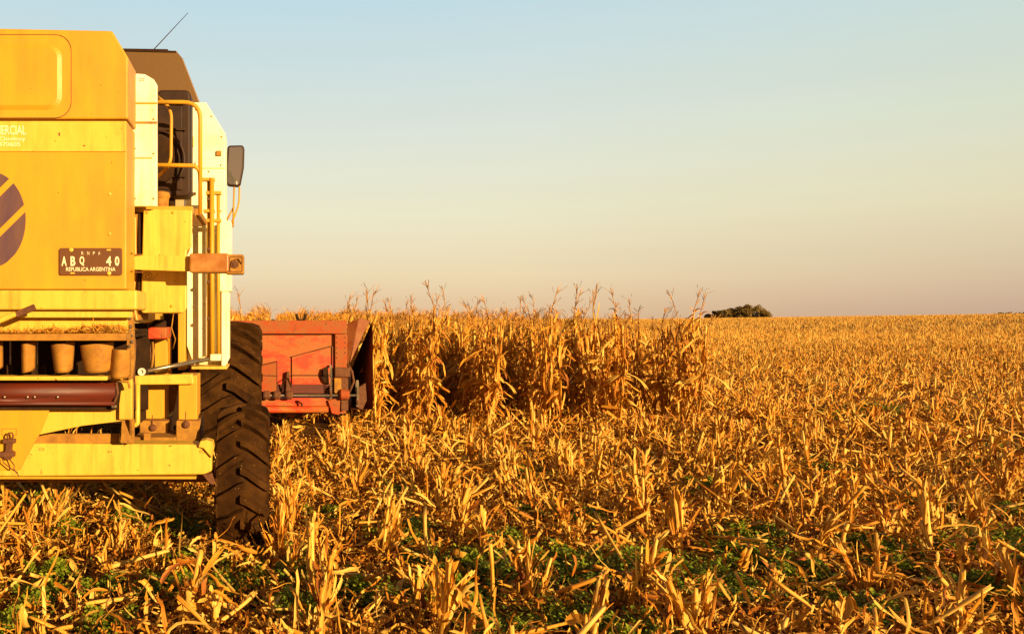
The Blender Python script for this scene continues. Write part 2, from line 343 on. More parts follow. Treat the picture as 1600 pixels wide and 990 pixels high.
# number plate
yp = Y0-.010
pl = MB().prism(rrect(PX(93, Y0), PX(191, Y0), PZ(430, Y0), PZ(387.5, Y0), .014), yp, Y0+.01).build('number_plate', M['plate'], root, .002)
def ptx(s, a, b, base, hh, bold=0.0): text_obj(s, 'lettering', pl, PX(a, Y0), PX(b, Y0), PZ(base, Y0), hh*Y0/F, yp-.0035, M['cream'], bold=bold)
for ch, a, b in (('A', 97, 105), ('B', 111, 118.5), ('Q', 125, 132.5), ('4', 166.5, 174.5), ('0', 180, 187)):
    ptx(ch, a, b, 415.5, 15, .03)
for ch, a, b in (('R', 128, 131.3), ('N', 137, 140.3), ('P', 146, 149), ('A', 154, 157.3)): ptx(ch, a, b, 398.2, 5)
ptx('REPUBLICA ARGENTINA', 104, 181, 423.7, 6.2, .012)
for (a, b, w) in ((112, 390.5, 5), (170.5, 390.6, 7), (114, 426.7, 7), (171, 427, 6)):
    if w == 7: MB().prism(rrect(PX(a-3.5, Y0), PX(a+3.5, Y0), PZ(b+1.2, Y0), PZ(b-1.2, Y0), .004), yp-.0022, yp+.002).build('slot', M['trim'], pl)
    else: MB().lathe((PX(a, Y0), yp, PZ(b, Y0)), (0, -1, 0), [(0, .014), (.006, .013), (.009, .006)], 14).build('bolt', M['trim'], pl)

# -- lower lip, shelf and straw outlet
xl = PX(214, 5.18)
MB().box(mir(xl), xl, 5.18, 5.6, PZ(484, 5.18), PZ(453, 5.18)).build('lower_lip', M['trim'], root, .014)
xl = PX(206, 5.24)
MB().box(mir(xl), xl, 5.235, 5.3, PZ(496, 5.235), PZ(485, 5.235)).build('shelf_edge', M['trim'], root, .004)
xl = PX(199, 5.32)
MB().box(mir(xl), xl, 5.32, 5.36, PZ(528, 5.32), PZ(493, 5.32)).build('back_plate', M['trim'], root, .003)
xl = PX(196, 5.12)
shelf = MB().prism([(mir(xl), PZ(532, 5.12)), (xl, PZ(532, 5.12)), (xl, PZ(520.5, 5.12)), (mir(xl), PZ(523, 5.12))], 5.12, 5.32).build('shelf', M['orange'], root, .004)
# chopper cavity and its fins
xl = PX(205, 5.55)
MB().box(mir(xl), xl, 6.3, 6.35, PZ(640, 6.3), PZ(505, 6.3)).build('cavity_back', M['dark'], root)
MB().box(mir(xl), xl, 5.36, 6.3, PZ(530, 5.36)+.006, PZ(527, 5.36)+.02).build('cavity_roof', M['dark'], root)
xb = PX(168, 5.3)
MB().box(mir(xb), xb, 5.28, 5.42, PZ(594, 5.28), PZ(587.5, 5.28)).build('cavity_sill', M['trim'], root, .004)
def fin(pa, k):
    (a, b), (c, d), (e, f), (g_, h_) = (pa[0], pa[1], pa[-2], pa[-1]) if len(pa) == 4 else (pa[0], pa[-4] if len(pa) == 6 else pa[1], pa[-3] if len(pa) == 6 else pa[2], pa[-1])
    vs = []; nu, nv = 14, 10
    for v_ in range(nv+1):
        t = v_/nv
        for u_ in range(nu+1):
            w = u_/nu; q = 2*w-1
            px = (a+(c-a)*w)*(1-t) + (g_+(e-g_)*w)*t; py = (b+(d-b)*w)*(1-t) + (h_+(f-h_)*w)*t
            px = px + ((a+c+e+g_)/4-px)*.06*t*t; py = py - 3.5*t*max(0, abs(q)-.7)/.3
            y = 5.215 + .06*abs(q)**2.2 + .03*t
            vs.append((PX(px, 5.2), y, PZ(py, 5.2)))
    fs = [(r_*(nu+1)+k_, r_*(nu+1)+k_+1, (r_+1)*(nu+1)+k_+1, (r_+1)*(nu+1)+k_) for r_ in range(nv) for k_ in range(nu)]
    o = MB().add(vs, fs).build('deflector_fin', M['orange'], root, 0, True)
    so = o.modifiers.new('s', 'SOLIDIFY'); so.thickness = .006; so.offset = 0
fin([(28, 537), (50, 534), (48, 580), (26, 585)], 0)
fin([(75, 539), (112, 534), (108, 582), (78, 584)], 1)
fin([(121, 540), (174, 534), (170, 582), (125, 584)], 2)
fin([(173, 546), (201, 547), (200, 592), (166, 593)], 3)
for c in (-20, -68, -118):
    fin([(c-18, 539), (c+18, 534), (c+17, 578), (c-15, 584)], 4)
for a in (16, 58, 105):
    MB().tube([P(a, 533, 5.6), P(a, 586, 5.6)], .006, 8).build('knife_rod', M['steel'], root)
for a in (13, 52, 66, 105, 116):
    MB().box(PX(a-3, 5.5), PX(a+3, 5.5), 5.5, 5.56, PZ(588, 5.5), PZ(570, 5.5)).build('knife_clamp', M['dark'], root, .003)
# chaff lying on the shelf is built later (residue)
# red rotor guard
xg = PX(180, 5.34)
gp = []
MBg = MB()
prof = [(595, 5.42), (601, 5.36), (610, 5.33), (620, 5.34), (627, 5.37), (627.5, 5.33), (633, 5.33)]
vs = []; xa = mir(xg)
for (py, y) in prof: z = PZ(py, 5.34); vs += [(xa, y, z), (xg, y, z)]
MBg.add(vs, [(2*i, 2*i+1, 2*i+3, 2*i+2) for i in range(len(prof)-1)])
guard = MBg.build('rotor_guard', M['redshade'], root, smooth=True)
sm = guard.modifiers.new('solid', 'SOLIDIFY'); sm.thickness = .006; sm.offset = 1
for a in (7, 43, 54, 90):
    MB().lathe(P(a, 620, 5.335), (0, -1, 0), [(0, .009), (.006, .008), (.009, .003)], 10).build('rivet', M['steel'], guard)
MB().box(mir(xg), xg, 5.4, 5.48, PZ(640, 5.4), PZ(593, 5.4)-.01).build('rotor_housing', M['dark'], root)
# side plate of chopper: brackets, bolts
MB().prism(poly([(168, 546), (201, 548), (206, 600), (206, 655), (186, 655), (186, 632), (190, 600)], 5.45), 5.45, 5.52).build('chopper_side_plate', M['trim'], root, .004)
MB().prism(poly([(196, 484), (207, 484), (210, 560), (206, 592), (200, 592)], 5.38), 5.38, 5.44).build('side_bracket', M['dusty'], root, .004)
for (a, b) in ((203, 497), (204, 510), (203, 517), (205, 524), (206, 534), (202, 541)):
    MB().lathe(P(a, b, 5.38), (0, -1, 0), [(0, .013), (.008, .012), (.014, .006)], 8).build('nut', M['steel'], root)
MB().tube([P(182, 598, 5.36), P(184, 615, 5.33), P(179, 628, 5.34)], .009, 8).build('latch', M['rust'], root)
MB().tube([P(174, 593, 5.36), P(200, 596, 5.36), P(203, 606, 5.36)], .010, 8).build('latch', M['dusty'], root)
MB().box(PX(174, 5.33), PX(181, 5.33), 5.33, 5.36, PZ(637, 5.33), PZ(633, 5.33)).build('bolt_block', M['steel'], root, .003)
# big slanted chute panel under the guard
low = [(mir(PX(202, 5.5)), PZ(634, 5.5)), (PX(202, 5.5), PZ(634, 5.5)), (PX(202, 5.5), PZ(656, 5.5)), (PX(128, 5.5), PZ(665, 5.5)), (PX(60, 5.5), PZ(679, 5.5)), (PX(54, 5.5), PZ(690, 5.5)), (mir(PX(54, 5.5)), PZ(690, 5.5))]
MB().prism(low, 5.5, 5.54).build('chute_panel', M['trim'], root, .004)
lp = [(PX(76, 5.36), PZ(641, 5.36)), (PX(64, 5.36), PZ(672, 5.36)), (PX(29, 5.36), PZ(735, 5.36)), (mir(PX(29, 5.36)), PZ(735, 5.36)), (mir(PX(76, 5.36)), PZ(641, 5.36))]
tail = MB().prism(lp, 5.36, 5.385).build('tail_board', M['yellow'], root, .003)
fr = MB(); frame(fr, rrect(PX(3, 5.36), PX(26, 5.36), PZ(680, 5.36), PZ(669, 5.36), .004), .003, 5.3575)
fr.build('seam', M['seam'], tail)
MB().box(mir(PX(190, 5.8)), PX(186, 5.8), 5.8, 5.83, PZ(692, 5.8), PZ(656, 5.8)-.1).build('inner_panel', M['dusty'], root)
# latch assembly on the tail board
lt = MB()
lt.box(PX(3, 5.3), PX(22, 5.3), 5.31, 5.35, PZ(693, 5.3), PZ(686, 5.3))
lt.prism(poly([(8, 693), (17, 693), (16, 703), (19, 708), (5, 708), (8, 702)], 5.3), 5.31, 5.35)
lt.box(PX(-1, 5.3), PX(21, 5.3), 5.30, 5.35, PZ(714, 5.3), PZ(706, 5.3))
lt.prism(poly([(4, 714), (17, 714), (14, 719), (7, 718)], 5.3), 5.31, 5.35)
latch = lt.build('hitch_latch', M['rust'], root, .004)
MB().tube([P(13, 687, 5.31), P(11, 681, 5.3), P(14, 676, 5.3), P(19, 676, 5.3), P(21, 681, 5.3), P(18, 686, 5.31)], .006, 8).build('shackle', M['rust'], latch)
MB().tube([P(4, 716, 5.31), P(5, 722, 5.3), P(18, 732, 5.29), P(28, 738, 5.29)], .004, 6).build('wire', M['rust'], latch)
MB().tube([P(15, 717, 5.31), P(22, 726, 5.28), P(22, 733, 5.28), P(30, 744, 5.28)], .004, 6).build('wire', M['rust'], latch)
# hand lever with worn grip
lv = MB().tube([P(-70, 535, 5.02), P(-20, 509, 5.05), P(25, 490, 5.08)], .018, 8).build('lever', M['trim'], root, .0)
MB().box(-.066, .066, -.014, .014, -.020, .020).build('grip', M['rust'], lv, .006)
g = lv.children[0]; g.location = Vector(P(40, 485.5, 5.08)); g.rotation_euler = (0, -math.atan2(.42, 1), 0)

# -- rear axle beam (same depth as the rear wheels)
ya = 5.78
bh = poly([(300, 694), (316, 697), (331, 699), (331, 736), (318, 741)], ya)
bx = MB().prism([(XM, PZ(692, ya))] + bh + [(XM, PZ(744, ya))] + [(mir(x), z) for x, z in bh[::-1]], ya, ya+.2)
axle = bx.build('rear_axle', M['trim'], root, .012)
MB().box(mir(PX(300, ya)), PX(306, ya), ya+.012, ya+.16, PZ(748.5, ya), PZ(744.8, ya)).build('axle_flange', M['yellow'], root, .002)
MB().prism(poly([(310, 698), (313, 689), (322, 687), (332, 690), (334, 700), (331, 715), (318, 700)], ya-.03), ya-.03, ya+.1).build('axle_lug', M['trim'], root, .004)
MB().prism(poly([(316, 741), (331, 739), (336, 752), (334, 757), (328, 756)], ya-.02), ya-.02, ya+.1).build('steering_arm', M['rust'], root, .005)
fr = MB(); frame(fr, rrect(PX(61, ya), PX(69, ya), PZ(703.5, ya), PZ(699.5, ya), .003), .003, ya-.003); fr.build('seam', M['seam'], axle)
fr = MB(); frame(fr, rrect(PX(312, ya), PX(320, ya), PZ(707, ya), PZ(703, ya), .003), .003, ya-.003); fr.build('seam', M['seam'], axle)
MB().tube([(mir(-.35), 6.28, .56), (-.35, 6.28, .56)], .06, 14).build('axle_tube', M['dusty'], root)

# -- wheels
def wheel(cx, cy, w, Rr, name, n_lug, steer=0, r_rim=.5):
    e = bpy.data.objects.new(name, None); COL.objects.link(e); e.parent = root; e.matrix_parent_inverse = Matrix.Translation(-root.location)
    e.location = (cx, cy, Rr - .02); 
    lh = .042 * Rr/.55; Rc = Rr - lh; hw = w/2
    prof = [(-hw*.55, Rr*r_rim), (-hw*.9, Rr*.62), (-hw, Rr*.78), (-hw*.97, Rr*.88), (-hw*.9, Rc*.945), (-hw*.6, Rc*.985), (0, Rc), (hw*.6, Rc*.985), (hw*.9, Rc*.945), (hw*.97, Rr*.88), (hw, Rr*.78), (hw*.9, Rr*.62), (hw*.55, Rr*r_rim)]
    mb = MB().lathe((0, 0, 0), (1, 0, 0), prof, 72)
    def surf(u):            # radius of carcass at lateral u (-1..1)
        a = abs(u)
        return Rc*(1 - .015*(a/.6)**2) if a < .6 else Rc*(.985 - .04*((a-.6)/.3)) if a < .9 else Rc*(.945-.06*((a-.9)/.1))
    for side in (-1, 1):
        for k in range(n_lug):
            t0 = 2*math.pi*(k + (.5 if side > 0 else 0))/n_lug
            st = []
            for u in (-.06, .2, .45, .7, .93, 1.03):
                th = t0 + (1-1.0*abs(u))*.62*hw/Rr*1.15 - .0
                wd = (.050 + .016*abs(u))*Rr/.55
                rr = surf(max(u, 0)*.98); st.append((u*side*hw, th, wd/Rr, rr))
            vs = []; fs = []
            for (x, th, wd, rr) in st:
                hh = lh if abs(x) < hw*1.0 else lh*.7
                for (dt, r_) in ((-wd*.62, rr-.006), (-wd*.42, rr+hh), (wd*.42, rr+hh), (wd*.62, rr-.006)):
                    a = th+dt; vs.append((x, -math.sin(a)*r_ * -1, math.cos(a)*r_))
            m_ = len(st)
            for i in range(m_-1):
                for j in range(3): fs.append((i*4+j, i*4+j+1, (i+1)*4+j+1, (i+1)*4+j))
            fs += [(0, 1, 2, 3), tuple(range((m_-1)*4, m_*4))[::-1]]
            mb.add(vs, fs)
    def child(mbx, nm, m, smooth=False, bevel=0):
        o = mbx.build(nm, m, None, bevel, smooth); o.parent = e; return o
    ty = child(mb, 'tyre', M['rubber'])
    ty.data.shade_smooth()
    try: ty.data.set_sharp_from_angle(angle=R(32))
    except Exception: pass
    child(MB().lathe((0, 0, 0), (1, 0, 0), [(-hw*.62, Rr*r_rim*1.04), (-hw*.6, Rr*r_rim*.93), (-hw*.2, Rr*r_rim*.85), (-hw*.15, .1), (hw*.15, .1), (hw*.2, Rr*r_rim*.85), (hw*.6, Rr*r_rim*.93), (hw*.62, Rr*r_rim*1.04)], 40), 'rim', M['rim'], False, .004)
    child(MB().lathe((hw*.15, 0, 0), (1, 0, 0), [(0, .12), (.08, .11), (.1, .07)], 20), 'hub', M['dusty'])
    e.rotation_euler = (random.uniform(0, 1), 0, steer)
    return e
wheel(-.195, 6.27, .395, .57, 'rear_wheel', 17)
wheel(mir(-.195), 6.27, .395, .57, 'rear_wheel', 17)
wheel(-.44, 9.5, .70, .885, 'drive_wheel', 19)
wheel(mir(-.44), 9.5, .70, .885, 'drive_wheel', 19)

# -- body core, kept inside the silhouette of the rear panels
MB().box(mir(-1.0), -1.0, 5.62, 9.6, 1.75, 3.45).build('body', M['trim'], root, .01)
MB().box(mir(-1.0), -1.0, 6.35, 9.4, .95, 1.745).build('chassis', M['dark'], root, .01)
MB().box(mir(-.78), -.78, 9.3, 9.7, .75, 1.1).build('front_axle', M['dusty'], root, .01)
# grain tank extension
yt = 7.6
tp = poly([(192, 77), (275, 79), (286, 92), (313, 162), (313, 200), (192, 200)], yt)
tank = MB().prism([p for p in tp if True], yt, yt+.05)
tp2 = poly([(275, 79), (286, 92), (313, 162), (313, 200)], yt)
fullt = [(mir(x), z) for x, z in tp2[::-1]] + tp2
tank = MB().prism(fullt, yt, yt+1.6, [(x+(.16 if x < XM else -.16), z-.02) for x, z in fullt]).build('grain_tank', M['tank'], root, .008)
MB().prism(poly([(192, 76), (262, 77), (262, 79), (275, 80), (275, 82), (192, 80)], yt-.01), yt-.01, yt+.03).build('tank_rim', M['dark'], root)
# pale panel beside hood
pp = MB().prism(poly([(202, 114), (226, 116), (240, 124), (245, 132), (245, 322), (202, 322)], 5.75), 5.75, 5.80).build('engine_side_panel', M['pale'], root, .006)
MB().box(PX(206, 5.745), PX(245, 5.745), 5.742, 5.76, PZ(162.5, 5.745), PZ(160, 5.745)).build('seam', M['yellow'], pp)
MB().box(PX(203, 5.745), PX(213, 5.745), 5.735, 5.76, PZ(116, 5.745), PZ(112.5, 5.745)).build('hinge', M['rust'], pp, .002)
MB().box(PX(207, 5.745), PX(238, 5.745), 5.741, 5.76, PZ(247.5, 5.745), PZ(246, 5.745)).build('seam', M['yellow'], pp)
fr = MB(); frame(fr, rrect(PX(218, 5.75), PX(225, 5.75), PZ(127, 5.75), PZ(123, 5.75), .003), .003, 5.747); fr.build('sticker', M['seam'], pp)
# dark rotary radiator screen
sb = MB().prism(rrect(PX(244, 6.4), PX(298, 6.4), PZ(307, 6.4), PZ(140, 6.4), .05), 6.4, 6.6).build('radiator_screen', M['plastic'], root, .02, False)
MB().prism(poly([(246, 163), (285, 165), (285, 297), (246, 295)], 6.38), 6.385, 6.42).build('screen_frame', M['plastic'], sb, .008)
ym = 6.355
def arc(cx, cy, rx, ry, a0, a1, n, Y): return [P(cx+rx*math.cos(R(a0+(a1-a0)*i/n)), cy-ry*math.sin(R(a0+(a1-a0)*i/n)), Y) for i in range(n+1)]
MB().tube(arc(246, 250, 42, 46, 88, -60, 14, ym), .010, 8).build('screen_hoop', M['plastic'], sb)
MB().lathe(P(240, 250, 6.36), (0, -1, 0), [(-.02, .20), (.0, .20), (.012, .17), (.02, .05)], 28).build('screen_disc', M['dark'], sb)
for b in (202, 275, 160):
    MB().box(PX(246, 6.37), PX(290, 6.37), 6.365, 6.385, PZ(b+2, 6.37), PZ(b-2, 6.37)).build('screen_bar', M['plastic'], sb, .003)
MB().box(PX(262, 6.5), PX(272, 6.5), 6.5, 6.6, PZ(325, 6.5), PZ(305, 6.5)).build('screen_foot', M['dark'], sb)
# tall side panel
yq = 7.2
tall = MB().prism(poly([(290, 160), (322, 160), (352, 209), (352, 566), (355, 575), (300, 575), (290, 560)], yq), yq, yq+.3).build('side_panel', M['pale'], root, .008)
MB().box(PX(297, yq), PX(352, yq), yq-.003, yq+.02, PZ(263.7, yq), PZ(262.3, yq)).build('seam', M['yellow'], tall)
for (a, b) in ((306, 172), (330, 182), (346, 214), (305, 255), (345, 258), (345, 330), (326, 268)):
    MB().lathe(P(a, b, yq), (0, -1, 0), [(0, .009), (.005, .008)], 8).build('bolt', M['dusty'], tall)
MB().box(PX(338, yq), PX(346, yq), yq-.02, yq+.01, PZ(244, yq), PZ(236, yq)).build('latch', M['dusty'], tall, .004)
MB().box(PX(297, yq), PX(303, yq), yq-.015, yq+.01, PZ(230, yq), PZ(214, yq)).build('hinge', M['trim'], tall, .003)
for (a, b) in ((211, 178), (211, 199), (240, 186), (240, 240), (211, 232), (240, 310), (211, 310)):
    MB().lathe(P(a, b, 5.745), (0, -1, 0), [(-.006, .007), (.004, .006)], 8).build('bolt', M['dusty'], pp)
MB().box(PX(206, 5.745), PX(245, 5.745), 5.742, 5.76, PZ(193, 5.745), PZ(190, 5.745)).build('seam', M['dusty'], pp)
MB().box(PX(321, yq), PX(332, yq), yq-.004, yq+.02, PZ(560, yq), PZ(345, yq)).build('ladder_recess', M['dusty'], tall)
MB().box(PX(341, yq), PX(363, yq), 6.98, 7.19, PZ(455, 6.98), PZ(345, 6.98)).build('tool_box', M['pale'], root, .008)
MB().prism(poly([(346, 455), (358, 455), (358, 560), (352, 571), (346, 571)], 7.0), 7.0, 7.19).build('corner_post', M['pale'], root, .005)
MB().prism(poly([(292, 345), (322, 345), (322, 556), (300, 562), (292, 540)], 7.1), 7.1, 7.19).build('lower_side_panel', M['pale'], root, .006)
MB().box(PX(283, 7.3), PX(294, 7.3), 7.05, 7.4, PZ(575, 7.3), PZ(480, 7.3)).build('frame_post', M['yellow'], root, .006)
# platform
MB().box(PX(207, 5.95), PX(301, 5.95), 5.95, 6.9, PZ(332, 5.95), PZ(322, 5.95)).build('platform', M['yellow'], root, .005)
MB().box(PX(298, 6.2), PX(312, 6.2), 6.2, 6.9, PZ(336, 6.2), PZ(326, 6.2)).build('platform_end', M['dusty'], root, .005)
# filter cap
MB().lathe((PX(250, 5.98), 6.05, PZ(324, 5.98)), (0, 0, 1), [(0, .055), (.07, .058), (.085, .066), (.10, .068), (.12, .062), (.13, .03)], 20).build('filter_cap', M['dusty'], root, smooth=False)
# yellow fuel box
yb = 5.84
sbp = poly([(224, 326), (301, 328), (300, 382), (297, 388), (292, 392), (292, 482), (287, 489), (222, 489), (220, 484)], yb)
fb = MB().prism(sbp, yb, yb+.75, [(x if x < -.85 else x-.10, z) for x, z in sbp]).build('side_box', M['trim'], root, .012)
for (a, b) in ((230, 332), (270, 332), (227, 477), (268, 478)):
    MB().lathe(P(a, b, yb), (0, -1, 0), [(0, .012), (.005, .011), (.009, .005)], 10).build('bolt', M['yellow'], fb)
sp_ = [P(231 + (2+9*i/40)*math.cos(i*.32), 431 - (2+6*i/40)*math.sin(i*.32), yb-.001) for i in range(40)]
MB().tube(sp_, .0018, 5).build('scribble', M['seam'], fb)
MB().box(PX(206, 5.95), PX(221, 5.95), 5.9, 6.3, PZ(500, 5.95), PZ(335, 5.95)).build('inner_strip', M['dusty'], root, .004)
MB().tube([P(211, 340, 5.88), P(212, 420, 5.86), P(208, 470, 5.86), P(214, 500, 5.86)], .008, 8).build('pipe', M['yellow'], root)
MB().tube([P(218, 335, 5.9), P(218, 420, 5.87), P(216, 480, 5.87)], .012, 8).build('pipe', M['dark'], root)
# lamp arm and lamp
yl = 5.6
arm = MB().prism(poly([(206, 398), (296, 400), (296, 424), (206, 421)], yl), yl, yl+.02).build('lamp_arm', M['trim'], root, .003)
for b in (397.5, 425):
    MB().tube([(PX(200, Y0)+.002, 5.4, PZ(b, 5.55)), (PX(206, 5.55), 5.55, PZ(b, 5.55)), P(222, b, yl-.006)], .004, 6).build('stay_rod', M['seam'], arm)
lampm = MB().prism(rrect(PX(295.5, 5.54), PX(358, 5.54), PZ(426, 5.54), PZ(395.5, 5.54), .02), 5.54, 5.68).build('indicator_lamp', M['amber'], root, .014)
MB().prism(rrect(PX(352, 5.545), PX(381, 5.545), PZ(428, 5.54), PZ(397, 5.54), .014), 5.556, 5.67).build('lamp_housing', M['dusty'], lampm, .008)
fr = MB(); frame(fr, rrect(PX(358, 5.54), PX(379, 5.54), PZ(425, 5.54), PZ(400, 5.54), .012), .006, 5.5535); fr.build('lamp_seal', M['seam'], lampm)
MB().lathe(P(367, 413, 5.555), (0, -1, 0), [(0, .028), (.006, .028), (.007, .018), (.012, .016), (.013, .0)], 16).build('bulb_socket', M['rust'], lampm)
MB().tube([P(358, 424, 5.548), P(363, 407, 5.545), P(372, 404, 5.545), P(378, 412, 5.548)], .004, 6).build('lamp_wire', M['rust'], lampm)
# rails
yr = 6.05
def bend(pts, k=6):
    out = [Vector(pts[0])]
    for i in range(1, len(pts)-1):
        a, b, c = Vector(pts[i-1]), Vector(pts[i]), Vector(pts[i+1])
        r_ = min((a-b).length, (c-b).length)*.49; r_ = min(r_, .13)
        p0 = b+(a-b).normalized()*r_; p1 = b+(c-b).normalized()*r_
        for j in range(k+1):
            t = j/k; out.append(p0*(1-t)**2 + b*2*t*(1-t) + p1*t*t)
    out.append(Vector(pts[-1])); return out
MB().tube(bend([P(203, 159.5, yr), P(313, 160, yr), P(313, 335, yr)]), .0165, 12).build('hand_rail', M['yellow'], root, smooth=True)
MB().tube(bend([P(203, 257.5, yr), P(312, 259, yr+.0), P(313, 290, yr+.02)]), .0165, 12).build('hand_rail', M['yellow'], root, smooth=True)
MB().tube(bend([P(246, 151, yr+.15), P(268, 170, yr+.08), P(267, 257, yr+.06), P(247, 276, yr+.14)]), .0125, 12).build('grab_handle', M['yellow'], root, smooth=True)
# folded ladder tubes
yd = 6.9
MB().tube([P(325.5, 280, yd), P(325.5, 560, yd)], .013, 10).build('ladder_rail', M['yellow'], root, smooth=True)
MB().tube([P(331, 278, yd-.03), P(331.5, 560, yd-.03)], .021, 10).build('ladder_rail', M['yellow'], root, smooth=True)
MB().tube([P(341, 302, yd), P(341.5, 560, yd)], .016, 10).build('ladder_rail', M['yellow'], root, smooth=True)
for (a, b, c) in ((312, 336, 281), (322, 346, 302), (322, 346, 345), (318, 336, 330)):
    MB().box(PX(a, yd), PX(b, yd), yd-.035, yd+.03, PZ(c+2.5, yd), PZ(c-2.5, yd)).build('ladder_bracket', M['yellow'], root, .004)
for c in (311, 389, 440, 497):
    MB().lathe(P(326, c, yd-.03), (0, -1, 0), [(0, .016), (.014, .014)], 8).build('ladder_pin', M['rust'], root)
# gas strut
MB().tube([P(223, 580.5, 6.3), P(330, 560, 6.75)], .0185, 12).build('strut', M['steel'], root, smooth=True)
MB().lathe((PX(221.5, 6.28), 6.28, PZ(580.5, 6.28)), (0, -1, 0), [(-.015, .03), (.012, .03), (.0121, .016), (-.01, .015)], 18).build('strut_eye', M['whiteplastic'], root)
MB().box(PX(329, 6.75), PX(345, 6.75), 6.72, 6.82, PZ(563, 6.75), PZ(553, 6.75)).build('strut_bracket', M['pale'], root, .005)
MB().box(PX(300, 6.9), PX(356, 7.0), 6.85, 7.3, PZ(576, 6.9), PZ(572, 6.9)).build('step_edge', M['trim'], root, .004)
# bay behind: red tank, hoses, yellow bar, blocks
red_t = MB().prism(rrect(PX(221, 6.7), PX(262, 6.7), PZ(529, 6.7), PZ(511, 6.7), .015), 6.62, 6.95).build('red_canister', M['red'], root, .01)
MB().lathe((PX(247, 6.7), 6.78, PZ(511, 6.7)), (0, 0, 1), [(0, .06), (.05, .06), (.065, .03)], 16).build('canister_cap', M['dark'], red_t)
MB().box(PX(222, 7.0), PX(262, 7.0), 7.0, 7.3, PZ(650, 7.0), PZ(528, 7.0)).build('column', M['yellow'], root, .008)
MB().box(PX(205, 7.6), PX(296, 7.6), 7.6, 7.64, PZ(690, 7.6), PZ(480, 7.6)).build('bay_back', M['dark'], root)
MB().tube([P(232, 531, 6.75), P(236, 552, 6.7), P(233, 575, 6.75), P(228, 590, 6.85)], .012, 8).build('hose', M['rust'], root, smooth=True)
MB().tube([P(238, 531, 6.75), P(240, 548, 6.68), P(238, 568, 6.72), P(232, 590, 6.8)], .011, 8).build('hose', M['dusty'], root, smooth=True)
MB().tube([P(271, 490, 6.9), P(268, 512, 6.85), P(274, 530, 6.9), P(270, 545, 6.95)], .006, 6).build('hose', M['dusty'], root, smooth=True)
MB().tube([P(208, 505, 6.0), P(211, 540, 5.95), P(209, 575, 5.98), P(211, 640, 6.0)], .010, 8).build('hose', M['rust'], root, smooth=True)
MB().prism(poly([(207, 587), (300, 584), (303, 600), (207, 601)], 6.25), 6.25, 6.33).build('cross_bar', M['trim'], root, .008)
MB().tube(bend([P(215, 600, 6.23), P(215, 663, 6.23), P(203, 665, 6.23)]), .020, 12).build('bent_pipe', M['trim'], root, smooth=True)
MB().box(PX(223, 6.5), PX(262, 6.5), 6.5, 6.8, PZ(657, 6.5), PZ(600, 6.5)).build('hanger_plate', M['yellow'], root, .006)
MB().box(PX(279, 6.3), PX(308, 6.3), 6.3, 6.6, PZ(660, 6.3), PZ(586, 6.3)).build('hanger_plate', M['yellow'], root, .006)
MB().box(PX(218, 6.35), PX(263, 6.35), 6.35, 6.7, PZ(684, 6.35), PZ(657, 6.35)).build('mount_block', M['dusty'], root, .008)
MB().box(PX(275, 6.2), PX(312, 6.2), 6.2, 6.6, PZ(697, 6.2), PZ(657, 6.2)).build('mount_block', M['dusty'], root, .008)
MB().box(PX(208, 6.1), PX(275, 6.1), 6.1, 6.5, PZ(697, 6.1), PZ(683, 6.1)).build('mount_base', M['dusty'], root, .006)
MB().prism(poly([(262, 600), (280, 600), (272, 640), (262, 650)], 6.6), 6.6, 6.65).build('gusset', M['orange'], root, .003)
for (a, b, y) in ((239, 668, 6.34), (291, 663, 6.19)):
    MB().lathe(P(a, b, y), (0, -1, 0), [(0, .030), (.012, .026), (.02, .012)], 10).build('grease_nut', M['rust'], root)
    MB().tube([P(a-1, b-20, y), P(a-1, b, y)], .004, 6).build('pin', M['rust'], root)
MB().box(PX(226, 6.1), PX(236, 6.1), 6.05, 6.1, PZ(692, 6.1), PZ(675, 6.1)).build('tab', M['orange'], root, .004)
MB().tube([P(206, 655, 5.6), P(206, 690, 5.7)], .02, 8).build('post', M['dusty'], root)
MB().prism(poly([(190, 657), (205, 650), (205, 692), (188, 692)], 5.65), 5.65, 5.7).build('corner_bracket', M['dusty'], root, .005)

# -- mirror with its bracket
ymr = 8.6
mi = MB().prism([(PX(a, ymr), PZ(b, ymr)) for a, b in ((357, 227), (379, 226.5), (382, 231), (381, 262), (376, 288), (372, 292), (356, 290.5), (353, 286), (353.5, 258), (355, 231))], ymr, ymr+.06).build('mirror', M['plastic'], root, .02)
MB().prism([(PX(a, ymr), PZ(b, ymr)) for a, b in ((359, 230), (377, 229.5), (379, 233), (378, 262), (373.5, 286), (371, 288.5), (358, 287.5), (356, 284), (356.5, 258), (358, 233))], ymr-.002, ymr+.01).build('mirror_glass', M['glass'], mi)
MB().tube(bend([P(374, 291, ymr+.03), P(374, 320, ymr+.03), P(361, 350, ymr+.0)]), .010, 8).build('mirror_stay', M['yellow'], root, smooth=True)
MB().tube([P(366, 291, ymr+.03), P(364, 355, ymr)], .010, 8).build('mirror_stay', M['yellow'], root, smooth=True)
MB().tube([P(366, 322, ymr+.03), P(354, 345, ymr+.03)], .010, 8).build('mirror_stay', M['yellow'], root, smooth=True)
# antenna
MB().tube([P(240, 78, 8.2), P(294, 20, 8.25)], .0055, 6, .0028).build('antenna', M['dark'], root)
